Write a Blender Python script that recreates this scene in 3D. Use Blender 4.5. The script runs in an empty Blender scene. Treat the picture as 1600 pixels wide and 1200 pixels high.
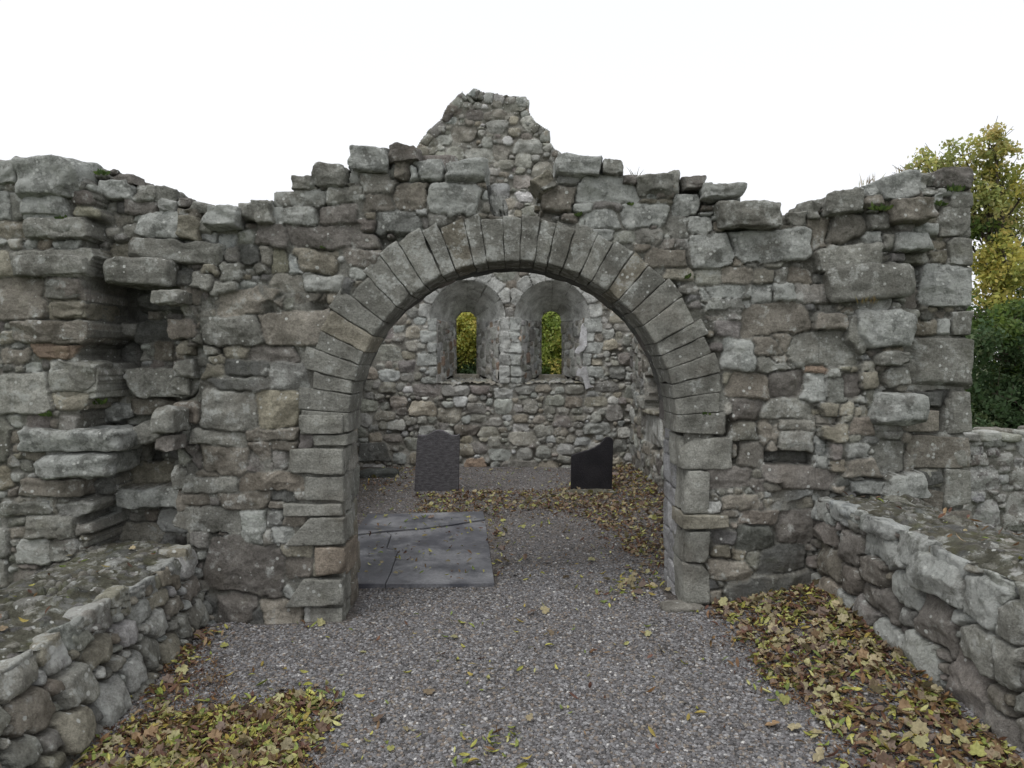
import bpy, math, random
import numpy as np
from mathutils import Vector

# ------------------------------------------------------------------ camera, world, sun, exposure
S = bpy.context.scene
COL = S.collection
CZ = 1.6
PITCH = math.atan(40 / 1110)
F = 1110.0
YW = 4.39          # front face of the arch wall
YE = 10.4          # inner face of the gable wall
cd = bpy.data.cameras.new('camera'); cam = bpy.data.objects.new('camera', cd); COL.objects.link(cam)
cam.location = (0, 0, CZ); cam.rotation_euler = (math.pi / 2 - PITCH, 0, 0)
cd.sensor_width = 36; cd.lens = F / 1600 * 36; cd.clip_end = 2000; cd.clip_start = 0.05
S.camera = cam

SUN_EL, SUN_AZ = 64, 222      # overcast: high soft sun, behind and left of the camera
w = bpy.data.worlds.new('World'); S.world = w; w.use_nodes = True
nt = w.node_tree; nt.nodes.clear()
sky = nt.nodes.new('ShaderNodeTexSky'); sky.sky_type = 'NISHITA'; sky.sun_disc = False
sky.sun_elevation = math.radians(SUN_EL); sky.sun_rotation = math.radians(SUN_AZ)
sky.air_density = 1.0; sky.dust_density = 4.0; sky.ozone_density = 1.0
hs = nt.nodes.new('ShaderNodeHueSaturation'); hs.inputs['Saturation'].default_value = 0.12
nt.links.new(sky.outputs[0], hs.inputs['Color'])
mx = nt.nodes.new('ShaderNodeMix'); mx.data_type = 'RGBA'; mx.inputs[0].default_value = 0.6
mx.inputs[7].default_value = (11.0, 11.2, 11.6, 1)           # even cloud cover over the clear sky
nt.links.new(hs.outputs[0], mx.inputs[6])
bg = nt.nodes.new('ShaderNodeBackground'); bg.inputs['Strength'].default_value = 0.135
wo = nt.nodes.new('ShaderNodeOutputWorld')
nt.links.new(mx.outputs[2], bg.inputs['Color']); nt.links.new(bg.outputs[0], wo.inputs['Surface'])
sl = bpy.data.lights.new('sun', 'SUN'); sl.energy = 1.1; sl.angle = math.radians(28); sl.color = (1, 0.985, 0.965)
so = bpy.data.objects.new('sun', sl); COL.objects.link(so)
az = math.radians(SUN_AZ); el = math.radians(SUN_EL)
sd = Vector((math.sin(az) * math.cos(el), math.cos(az) * math.cos(el), math.sin(el)))
so.rotation_euler = sd.to_track_quat('Z', 'Y').to_euler(); so.location = (0, -5, 12)
S.view_settings.view_transform = 'Standard'; S.view_settings.look = 'None'
S.view_settings.exposure = -0.08; S.view_settings.gamma = 1.0

# ------------------------------------------------------------------ projection helpers (where a traced pixel lies on a real plane)
cp, sp_ = math.cos(PITCH), math.sin(PITCH)
def ray(px, py):
    a = (px - 800) / F; b = (600 - py) / F
    return np.array([a, cp + b * sp_, -sp_ + b * cp])
def PY(px, py, Y):
    d = ray(px, py); p = d * (Y / d[1]); return p[0], p[2] + CZ
def PX(px, py, X0, k):
    d = ray(px, py); t = (X0 + YW * k) / (d[0] + k * d[1]); p = d * t
    return p[1], p[2] + CZ
def PZ(px, py, z):
    d = ray(px, py); t = (z - CZ) / d[2]; p = d * t; return p[0], p[1]

# ------------------------------------------------------------------ noise
def _h(ix, iy, iz, seed):
    n = (ix.astype(np.int64) * 374761393 + iy.astype(np.int64) * 668265263 + iz.astype(np.int64) * 2147483647 + seed * 974711) & 0xffffffff
    n = ((n ^ (n >> 13)) * 1274126177) & 0xffffffff
    n = n ^ (n >> 16)
    return (n & 0xffff) / 65535.0
def vn(x, y, z=None, seed=0):
    x = np.asarray(x, float); y = np.asarray(y, float)
    z = np.zeros_like(x) + 0.37 if z is None else np.asarray(z, float)
    fx, fy, fz = np.floor(x), np.floor(y), np.floor(z)
    tx, ty, tz = x - fx, y - fy, z - fz
    tx = tx * tx * (3 - 2 * tx); ty = ty * ty * (3 - 2 * ty); tz = tz * tz * (3 - 2 * tz)
    r = 0
    for i in (0, 1):
        for j in (0, 1):
            for k in (0, 1):
                wgt = (tx if i else 1 - tx) * (ty if j else 1 - ty) * (tz if k else 1 - tz)
                r = r + wgt * _h(fx + i, fy + j, fz + k, seed)
    return r * 2 - 1
def fbm(x, y, z=None, seed=0, oct=3):
    r = 0; a = 1; f = 1
    for o in range(oct):
        r = r + a * vn(x * f, y * f, None if z is None else z * f, seed + o * 17); a *= .5; f *= 2.1
    return r / 1.75

# ------------------------------------------------------------------ mesh helpers
def make_mesh(name, V, Fc, mat, cols=None, parent=None, smooth=True, quads=None):
    """V (n,3); Fc list of arrays of equal-length faces"""
    me = bpy.data.meshes.new(name)
    V = np.asarray(V, np.float32)
    if isinstance(Fc, np.ndarray): Fc = [Fc]
    Fc = [f for f in Fc if len(f)]
    idx = np.concatenate([f.ravel() for f in Fc]).astype(np.int32)
    cnt = np.concatenate([np.full(len(f), f.shape[1]) for f in Fc]).astype(np.int32)
    st = np.concatenate([[0], np.cumsum(cnt)[:-1]]).astype(np.int32)
    me.vertices.add(len(V)); me.vertices.foreach_set('co', V.ravel())
    me.loops.add(len(idx)); me.loops.foreach_set('vertex_index', idx)
    me.polygons.add(len(cnt)); me.polygons.foreach_set('loop_start', st); me.polygons.foreach_set('loop_total', cnt)
    me.polygons.foreach_set('use_smooth', np.full(len(cnt), smooth))
    if cols is not None:
        at = me.color_attributes.new('Col', 'FLOAT_COLOR', 'POINT')
        at.data.foreach_set('color', np.asarray(cols, np.float32).ravel())
    me.update(calc_edges=True); me.validate()
    if isinstance(mat, (list, tuple)):
        for m_ in mat: me.materials.append(m_)
    else: me.materials.append(mat)
    o = bpy.data.objects.new(name, me); COL.objects.link(o)
    if parent is not None: o.parent = parent
    return o
def tag(o, label=None, cat=None, group=None, kind=None):
    if label: o['label'] = label
    if cat: o['category'] = cat
    if group: o['group'] = group
    if kind: o['kind'] = kind
    return o
def empty(name, loc, label, cat, group=None):
    o = bpy.data.objects.new(name, None); COL.objects.link(o); o.location = loc; o.empty_display_size = .2
    o['_loc'] = 0
    del o['_loc']
    return tag(o, label, cat, group)
def under(o, parent):
    """parent keeping world coordinates of vertices"""
    o.parent = parent
    o.location = -parent.location
    return o

# ------------------------------------------------------------------ materials
def nodes(name):
    m = bpy.data.materials.new(name); m.use_nodes = True
    return m, m.node_tree, m.node_tree.nodes['Principled BSDF']
def link(t, a, b): t.links.new(a, b)
def noise_node(t, vec, scale, detail=4, rough=.6):
    n = t.nodes.new('ShaderNodeTexNoise'); n.inputs['Scale'].default_value = scale
    n.inputs['Detail'].default_value = detail; n.inputs['Roughness'].default_value = rough
    link(t, vec, n.inputs['Vector']); return n
def ramp(t, src, p0, p1, c0=(0, 0, 0, 1), c1=(1, 1, 1, 1)):
    r = t.nodes.new('ShaderNodeValToRGB'); r.color_ramp.elements[0].position = p0; r.color_ramp.elements[1].position = p1
    r.color_ramp.elements[0].color = c0; r.color_ramp.elements[1].color = c1
    link(t, src, r.inputs[0]); return r
def mixc(t, fac, a, b, mode='MIX'):
    m = t.nodes.new('ShaderNodeMix'); m.data_type = 'RGBA'; m.blend_type = mode
    for s, v in ((m.inputs[0], fac), (m.inputs[6], a), (m.inputs[7], b)):
        if isinstance(v, bpy.types.NodeSocket): link(t, v, s)
        else: s.default_value = v
    return m.outputs[2]
def mth(t, op, a, b=0.0, clamp=False):
    m = t.nodes.new('ShaderNodeMath'); m.operation = op; m.use_clamp = clamp
    for s, v in ((m.inputs[0], a), (m.inputs[1], b)):
        if isinstance(v, bpy.types.NodeSocket): link(t, v, s)
        else: s.default_value = v
    return m.outputs[0]

def stone_mat(name, lich=1.0, moss=0.0, grain=1.0, scale=1.0):
    m, t, b = nodes(name)
    geo = t.nodes.new('ShaderNodeNewGeometry'); pos = geo.outputs['Position']
    at = t.nodes.new('ShaderNodeAttribute'); at.attribute_name = 'Col'
    base = at.outputs['Color']
    n1 = noise_node(t, pos, 6 * scale, 5, .6); r1 = ramp(t, n1.outputs[0], .25, .75, (.50, .49, .47, 1), (1.48, 1.48, 1.47, 1))
    c = mixc(t, 1.0, base, r1.outputs[0], 'MULTIPLY')
    n2 = noise_node(t, pos, 85 * scale, 4, .8); r2 = ramp(t, n2.outputs[0], .3, .7, (1 - .34 * grain,) * 3 + (1,), (1 + .34 * grain,) * 3 + (1,))
    c = mixc(t, 1.0, c, r2.outputs[0], 'MULTIPLY')
    # dark pits and grime in the grain
    np_ = noise_node(t, pos, 34 * scale, 6, .75); rp = ramp(t, np_.outputs[0], .36, .50, (.45, .44, .42, 1), (1.06, 1.06, 1.06, 1))
    c = mixc(t, .5, c, rp.outputs[0], 'MULTIPLY')
    # brown staining
    n3 = noise_node(t, pos, 3.1 * scale, 4, .6); r3 = ramp(t, n3.outputs[0], .52, .72)
    c = mixc(t, mth(t, 'MULTIPLY', r3.outputs[0], .28), c, (.155, .13, .10, 1))
    # lichen crust: patches and round spots, more of it where the attribute's alpha is high
    al = at.outputs['Alpha']
    n4 = noise_node(t, pos, 12 * scale, 6, .66)
    thr = mth(t, 'MULTIPLY_ADD', al, -.22 * lich); t.nodes[-1].inputs[2].default_value = .655
    f4 = mth(t, 'MULTIPLY', mth(t, 'SUBTRACT', n4.outputs[0], thr), 14, True)
    n6 = noise_node(t, pos, 60 * scale, 3, .6)
    f4 = mth(t, 'MULTIPLY', f4, ramp(t, n6.outputs[0], .35, .6, (.25, .25, .25, 1)).outputs[0])
    c = mixc(t, mth(t, 'MULTIPLY', f4, .8), c, (.43, .44, .415, 1))
    vo = t.nodes.new('ShaderNodeTexVoronoi'); vo.inputs['Scale'].default_value = 30 * scale
    vo.inputs['Randomness'].default_value = 1; link(t, pos, vo.inputs['Vector'])
    sep = t.nodes.new('ShaderNodeSeparateColor'); link(t, vo.outputs['Color'], sep.inputs[0])
    keep = mth(t, 'LESS_THAN', sep.outputs[0], mth(t, 'MULTIPLY', al, .62 * lich))
    rad = mth(t, 'MULTIPLY', sep.outputs[1], .40)
    nn = mth(t, 'MULTIPLY_ADD', n6.outputs[0], .25); t.nodes[-1].inputs[2].default_value = -.12
    spot = mth(t, 'MULTIPLY', mth(t, 'SUBTRACT', rad, mth(t, 'ADD', vo.outputs['Distance'], nn)), 10, True)
    c = mixc(t, mth(t, 'MULTIPLY', mth(t, 'MULTIPLY', spot, keep), .85), c, (.54, .55, .52, 1))
    if moss:
        n5 = noise_node(t, pos, 5, 5, .7); f5 = ramp(t, n5.outputs[0], .56, .72)
        c = mixc(t, mth(t, 'MULTIPLY', f5.outputs[0], moss), c, (.10, .11, .035, 1))
    link(t, c, b.inputs['Base Color'])
    b.inputs['Roughness'].default_value = .95; b.inputs['Specular IOR Level'].default_value = .15
    bn = noise_node(t, pos, 38 * scale, 7, .72)
    bn2 = noise_node(t, pos, 200 * scale, 2, .6)
    hgt = mth(t, 'ADD', bn.outputs[0], mth(t, 'MULTIPLY', bn2.outputs[0], .25))
    bu = t.nodes.new('ShaderNodeBump'); bu.inputs['Strength'].default_value = 1.0; bu.inputs['Distance'].default_value = .020
    link(t, hgt, bu.inputs['Height']); link(t, bu.outputs[0], b.inputs['Normal'])
    return m
M_STONE = stone_mat('rubble_stone', 1.0, .16)
M_DRESS = stone_mat('dressed_granite', .8, .10, 1.0)
M_EAST = stone_mat('pale_rubble_stone', .8, .22, .8)
M_MOSS = stone_mat('mossy_stone', 1.1, .5)
M_CAPM = stone_mat('mortar_capping', 1.2, .55, 1.2)

def attr_mat(name, rough=.7, trans=0.0, spec=.3, grain=0.0):
    m, t, b = nodes(name)
    at = t.nodes.new('ShaderNodeAttribute'); at.attribute_name = 'Col'
    c = at.outputs['Color']
    if grain:
        geo = t.nodes.new('ShaderNodeNewGeometry')
        n = noise_node(t, geo.outputs['Position'], grain, 3, .6); r = ramp(t, n.outputs[0], .3, .7, (.7, .7, .7, 1), (1.25, 1.25, 1.25, 1))
        c = mixc(t, 1.0, c, r.outputs[0], 'MULTIPLY')
    link(t, c, b.inputs['Base Color'])
    b.inputs['Roughness'].default_value = rough; b.inputs['Specular IOR Level'].default_value = spec
    if trans:
        tr = t.nodes.new('ShaderNodeBsdfTranslucent'); link(t, c, tr.inputs['Color'])
        ms = t.nodes.new('ShaderNodeMixShader'); ms.inputs[0].default_value = trans
        link(t, b.outputs[0], ms.inputs[1]); link(t, tr.outputs[0], ms.inputs[2])
        link(t, ms.outputs[0], t.nodes['Material Output'].inputs['Surface'])
    return m
M_LEAF = attr_mat('fallen_leaf', .6, .12, .3, 90)
M_FOL = attr_mat('foliage', .5, .5, .3)
M_BARK = attr_mat('bark', .9, 0, .1, 40)
M_PEB = attr_mat('pebble', .85, 0, .25, 150)

def gravel_mat():
    m, t, b = nodes('gravel')
    geo = t.nodes.new('ShaderNodeNewGeometry'); pos = geo.outputs['Position']
    v = t.nodes.new('ShaderNodeTexVoronoi'); v.inputs['Scale'].default_value = 85; link(t, pos, v.inputs['Vector'])
    v2 = t.nodes.new('ShaderNodeTexVoronoi'); v2.inputs['Scale'].default_value = 150; link(t, pos, v2.inputs['Vector'])
    s = t.nodes.new('ShaderNodeSeparateColor'); link(t, v.outputs['Color'], s.inputs[0])
    r = t.nodes.new('ShaderNodeValToRGB'); link(t, s.outputs[0], r.inputs[0])
    e = r.color_ramp.elements; e[0].position = 0; e[0].color = (.095, .093, .092, 1); e[1].position = 1; e[1].color = (.36, .352, .35, 1)
    for p_, c_ in ((.3, (.145, .141, .142, 1)), (.55, (.19, .186, .186, 1)), (.72, (.20, .172, .148, 1)), (.85, (.25, .246, .248, 1))):
        x = e.new(p_); x.color = c_
    c = r.outputs[0]
    n = noise_node(t, pos, 1.6, 5, .65); rr = ramp(t, n.outputs[0], .32, .66, (.58, .54, .50, 1), (1.08, 1.05, 1.03, 1))
    c = mixc(t, 1.0, c, rr.outputs[0], 'MULTIPLY')
    # soil and leaf mould worked into the gravel towards the side walls
    sx_ = t.nodes.new('ShaderNodeSeparateXYZ'); link(t, pos, sx_.inputs[0])
    ax_ = mth(t, 'ABSOLUTE', sx_.outputs[0]); nd = noise_node(t, pos, 4.5, 6, .7)
    fd = mth(t, 'MULTIPLY', mth(t, 'SUBTRACT', mth(t, 'ADD', ax_, mth(t, 'MULTIPLY', nd.outputs[0], 1.6)), 2.25), 2.2, True)
    c = mixc(t, mth(t, 'MULTIPLY', fd, .7), c, (.062, .05, .036, 1))
    link(t, c, b.inputs['Base Color']); b.inputs['Roughness'].default_value = .9; b.inputs['Specular IOR Level'].default_value = .2
    d = mth(t, 'ADD', mth(t, 'MULTIPLY', v.outputs['Distance'], -1), mth(t, 'MULTIPLY', v2.outputs['Distance'], -.4))
    bu = t.nodes.new('ShaderNodeBump'); bu.inputs['Strength'].default_value = 1; bu.inputs['Distance'].default_value = .012
    link(t, d, bu.inputs['Height']); link(t, bu.outputs[0], b.inputs['Normal'])
    return m
M_GRAVEL = gravel_mat()

# ------------------------------------------------------------------ palette (albedo, lichen amount in alpha)
PAL = {
 'g': (.236, .236, .214, .55), 'b': (.222, .206, .178, .40), 'p': (.190, .178, .164, .35), 'y': (.262, .248, .204, .35),
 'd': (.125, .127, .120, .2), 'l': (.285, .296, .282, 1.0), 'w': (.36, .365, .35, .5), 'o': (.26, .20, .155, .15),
 'm': (.185, .184, .166, .30),
}
def pick(rng, wts='gggggggbbbppylld'):
    c = np.array(PAL[rng.choice(list(wts))]); c[:3] *= rng.uniform(.80, 1.28); c[0] *= rng.uniform(.97, 1.04); c[2] *= rng.uniform(.95, 1.05); return c

# ------------------------------------------------------------------ masonry engine: stones laid out in a surface's own (u, v), raised as real relief
class St:
    __slots__ = ('u', 'v', 'a', 'b', 'ang', 'off', 'rk', 'col', 'tp', 'tx', 'ty', 'bul', 'edge')
def stone(u, v, a, b, rng, ang=None, off=None, rk=None, col=None, wts='gggggggbbbppylld', edge=None, bul=None):
    s = St(); s.u, s.v, s.a, s.b = u, v, a, b
    s.ang = rng.gauss(0, .04) if ang is None else ang
    s.off = rng.gauss(0, .009) if off is None else off
    s.rk = rng.uniform(.25, .6) if rk is None else rk
    s.col = pick(rng, wts) if col is None else col
    s.tp = rng.uniform(-.22, .22); s.tx = rng.gauss(0, .07); s.ty = rng.gauss(-.02, .08)
    s.bul = rng.uniform(.002, .014) if bul is None else bul
    s.edge = rng.uniform(.006, .02) if edge is None else edge
    return s
def trace(entries, o, sc, conv, rng, offf=None, wts='gggggggbbbppylld'):
    out = []
    for e in entries:
        x0, y0, x1, y1 = e[:4]; code = e[4] if len(e) > 4 else None; extra = e[5] if len(e) > 5 else 0; ang = e[6] if len(e) > 6 else None
        X0, Y0, X1, Y1 = o[0] + x0 / sc, o[1] + y0 / sc, o[0] + x1 / sc, o[1] + y1 / sc
        cx, cy = (X0 + X1) / 2, (Y0 + Y1) / 2
        l = conv(X0, cy); r = conv(X1, cy); tp = conv(cx, Y0); bt = conv(cx, Y1); ce = conv(cx, cy)
        a = abs(r[0] - l[0]) / 2; b = abs(tp[1] - bt[1]) / 2
        if ang is not None: ang = math.radians(ang)
        off = (offf(cx, cy) if offf else 0) + extra + rng.gauss(0, .008)
        col = None
        if code:
            col = np.array(PAL[code]); col[:3] *= rng.uniform(.88, 1.25)
        out.append(stone(ce[0], ce[1], a, b, rng, ang=ang, off=off, col=col, rk=rng.uniform(.22, .5), wts=wts))
    return out
def fill(stones, u0, u1, v0, v1, rng, steps, block=None, offf=None, wts='gggggggbbbppylld', rk=None, tol=.10, res=.01):
    """dart throwing from large to small into what is still free"""
    nu, nv = int((u1 - u0) / res) + 1, int((v1 - v0) / res) + 1
    occ = np.zeros((nv, nu), np.uint8)
    U, V = np.meshgrid(u0 + np.arange(nu) * res, v0 + np.arange(nv) * res)
    if block is not None: occ[block(U, V)] = 1
    def put(s):
        i0, i1 = int((s.u - s.a - u0) / res), int((s.u + s.a - u0) / res) + 1
        j0, j1 = int((s.v - s.b - v0) / res), int((s.v + s.b - v0) / res) + 1
        occ[max(j0, 0):max(j1, 0), max(i0, 0):max(i1, 0)] = 1
    for s in stones: put(s)
    out = list(stones)
    for (w0, w1, h0, h1, tries, t_) in steps:
        for _ in range(tries):
            a = rng.uniform(w0, w1) / 2; b = rng.uniform(h0, h1) / 2
            if b > a * 1.15: b = a * rng.uniform(.7, 1.1)
            u = rng.uniform(u0 - a * .5, u1 + a * .5); v = rng.uniform(v0, v1)
            i0, i1 = max(int((u - a - u0) / res), 0), min(int((u + a - u0) / res) + 1, nu)
            j0, j1 = max(int((v - b - v0) / res), 0), min(int((v + b - v0) / res) + 1, nv)
            if i1 - i0 < 2 or j1 - j0 < 2: continue
            sub = occ[j0:j1, i0:i1]
            if sub[(j1 - j0) // 2, (i1 - i0) // 2] or sub.mean() > t_: continue
            s = stone(u, v, a * .97, b * .95, rng, off=(offf(u, v) if offf else 0) + rng.gauss(0, .008), wts=wts, rk=rk() if rk else None)
            out.append(s); put(s)
    return out
def relief(stones, U, V, res, seed=1, base=None, grow=.012, warp=1.0, mcol=None, mdepth=.019, rough=1.0):
    """height and colour fields over regular arrays U (columns) and V (rows)"""
    nv, nu = U.shape; u0 = U[0, 0]; v0 = V[0, 0]
    wu = U + warp * (.016 * vn(U * 7, V * 7, seed=seed) + .006 * vn(U * 26, V * 26, seed=seed + 3) + .003 * vn(U * 70, V * 70, seed=seed + 8))
    wv = V + warp * (.016 * vn(U * 7, V * 7, seed=seed + 5) + .006 * vn(U * 26, V * 26, seed=seed + 7) + .003 * vn(U * 70, V * 70, seed=seed + 9))
    d1 = np.full(U.shape, 9.0); d2 = np.full(U.shape, 9.0); idx = np.full(U.shape, -1, np.int32)
    LX = np.zeros(U.shape); LY = np.zeros(U.shape)
    for n, s in enumerate(stones):
        m = .05; ext = max(abs(math.cos(s.ang)) * s.a + abs(math.sin(s.ang)) * s.b, .01) + m
        exv = abs(math.sin(s.ang)) * s.a + abs(math.cos(s.ang)) * s.b + m
        i0, i1 = int((s.u - ext - u0) / res), int((s.u + ext - u0) / res) + 2
        j0, j1 = int((s.v - exv - v0) / res), int((s.v + exv - v0) / res) + 2
        i0, j0 = max(i0, 0), max(j0, 0); i1, j1 = min(i1, nu), min(j1, nv)
        if i1 <= i0 or j1 <= j0: continue
        x = wu[j0:j1, i0:i1] - s.u; y = wv[j0:j1, i0:i1] - s.v
        c, q = math.cos(s.ang), math.sin(s.ang)
        lx = x * c + y * q; ly = -x * q + y * c
        k = 1 + s.tp * ly / s.b
        ax = lx / np.clip(k, .6, 1.4)
        r = s.rk * min(s.a, s.b)
        qx = np.abs(ax) - (s.a - r); qy = np.abs(ly) - (s.b - r)
        d = np.hypot(np.maximum(qx, 0), np.maximum(qy, 0)) + np.minimum(np.maximum(qx, qy), 0) - r
        A, B, I = d1[j0:j1, i0:i1], d2[j0:j1, i0:i1], idx[j0:j1, i0:i1]
        win = d < A
        B[...] = np.where(win, A, np.minimum(B, d)); A[...] = np.where(win, d, A); I[...] = np.where(win, n, I)
        LX[j0:j1, i0:i1] = np.where(win, lx, LX[j0:j1, i0:i1]); LY[j0:j1, i0:i1] = np.where(win, ly, LY[j0:j1, i0:i1])
    e = np.minimum((d2 - d1) / 2 - .0015, grow - d1)
    g = lambda f: np.array([getattr(s, f) for s in stones] + [0.0])
    off, bul, edge, tx, ty = g('off')[idx], g('bul')[idx], g('edge')[idx], g('tx')[idx], g('ty')[idx]
    edge = np.maximum(edge, .006)
    ins = e > 0
    q = np.clip(e / edge, 0, 1); prof = np.sqrt(1 - (1 - q) ** 2)
    b0 = base(U, V) if base is not None else 0
    fb = fbm(U * 16, V * 16, seed=seed + 20, oct=4)
    facet = np.abs(vn(U * 9 + idx * .7, V * 9, seed=seed + 30))
    ridge = 1 - np.abs(vn(U * 15 + idx * 1.3, V * 22, seed=seed + 31)) * 2
    chip = np.maximum(vn(U * 11, V * 11 + idx * .9, seed=seed + 33) - .25, 0)
    hs_ = off + tx * LX + ty * LY + bul * np.clip(e / .08, 0, 1) + rough * (.010 * fb - .015 * facet + .004 * ridge - .028 * chip)
    for q_ in range(3):
        rn = np.random.RandomState(seed * 7 + q_); m_ = len(stones) + 1
        th_ = rn.uniform(0, 2 * np.pi, m_)[idx]; sl_ = rn.uniform(.10, .55, m_)[idx]; c0 = rn.uniform(.000, .022, m_)[idx]
        hs_ = np.where(rough > .5, np.minimum(hs_, off + c0 + .012 - sl_ * (LX * np.cos(th_) + LY * np.sin(th_)) * rough), hs_) if q_ else hs_
    hs_ = np.maximum(hs_, off - .02)
    joint = -mdepth + .006 * fbm(U * 30, V * 30, seed=seed + 40) - .05 * np.clip(vn(U * 6, V * 6, seed=seed + 44) - .15, 0, 1) * 2
    near = np.clip(-e / .02, 0, 1)
    jb = np.where(idx >= 0, off * (1 - near), 0) + b0 * 0
    mort = joint + np.where(idx >= 0, off * (1 - near) + b0 * near, b0)
    h = np.where(ins, mort + (hs_ - mort) * prof, mort)
    C = np.array([s.col for s in stones] + [PAL['m']]); mc = np.array(PAL['m'] if mcol is None else mcol)
    cols = C[idx]
    k = np.clip(e / .005 + .3, 0, 1)[..., None]; k = np.where(ins[..., None], k, 0)
    tint = (1 + .16 * fbm(U * 4, V * 4, seed=seed + 50))[..., None]
    mt = mc * np.ones(cols.shape); mt[..., :3] *= (1 + .3 * fbm(U * 12, V * 12, seed=seed + 60))[..., None]
    cols = mt * (1 - k) + cols * k
    cols[..., :3] *= tint
    return h, cols
def grid_obj(name, stones, u0, u1, v0, v1, res, mapf, mat, parent, mask=None, thick=None, **kw):
    nu, nv = int(round((u1 - u0) / res)) + 1, int(round((v1 - v0) / res)) + 1
    U, V = np.meshgrid(u0 + np.arange(nu) * res, v0 + np.arange(nv) * res)
    h, cols = relief(stones, U, V, res, **kw)
    X, Y, Z = mapf(U, V, h)
    P_ = np.stack([X, Y, Z], -1).reshape(-1, 3); C = cols.reshape(-1, 4)
    inc = np.ones((nv - 1, nu - 1), bool)
    if mask is not None:
        Uc = (U[:-1, :-1] + U[1:, 1:]) / 2; Vc = (V[:-1, :-1] + V[1:, 1:]) / 2
        inc = mask(Uc, Vc)
    id_ = np.arange(nu * nv).reshape(nv, nu)
    q = np.stack([id_[:-1, :-1], id_[:-1, 1:], id_[1:, 1:], id_[1:, :-1]], -1)[inc]
    faces = [q]
    if thick is not None:
        # rim of the sheet carried back through the thickness of the wall
        pad = np.zeros((nv + 1, nu + 1), bool); pad[1:-1, 1:-1] = inc
        E = []
        a = pad[1:-1, 1:-1]
        dn = a & ~pad[:-2, 1:-1]; up = a & ~pad[2:, 1:-1]; lf = a & ~pad[1:-1, :-2]; rt = a & ~pad[1:-1, 2:]
        E.append(np.stack([id_[:-1, :-1][dn], id_[:-1, 1:][dn]], -1)); E.append(np.stack([id_[1:, 1:][up], id_[1:, :-1][up]], -1))
        E.append(np.stack([id_[1:, :-1][lf], id_[:-1, :-1][lf]], -1)); E.append(np.stack([id_[:-1, 1:][rt], id_[1:, 1:][rt]], -1))
        E = np.concatenate(E)
        uq, inv = np.unique(E, return_inverse=True); inv = inv.reshape(E.shape)
        back = np.stack(mapf(U.ravel()[uq], V.ravel()[uq], np.full(len(uq), -thick)), -1)
        n0 = len(P_); P_ = np.concatenate([P_, back]); C = np.concatenate([C, C[uq]])
        faces.append(np.stack([E[:, 1], E[:, 0], n0 + inv[:, 0], n0 + inv[:, 1]], -1))
    used = np.unique(np.concatenate([f.ravel() for f in faces])); rm = np.full(len(P_), -1); rm[used] = np.arange(len(used))
    o = make_mesh(name, P_[used], [rm[f] for f in faces], mat, C[used])
    if parent is not None: under(o, parent)
    return o
def inpoly(U, V, poly):
    r = np.zeros(U.shape, bool); n = len(poly)
    for i in range(n):
        x1, y1 = poly[i]; x2, y2 = poly[(i + 1) % n]
        c = ((y1 > V) != (y2 > V))
        with np.errstate(divide='ignore', invalid='ignore'):
            r ^= c & (U < (x2 - x1) * (V - y1) / ((y2 - y1) if y2 != y1 else 1e-9) + x1)
    return r

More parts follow.
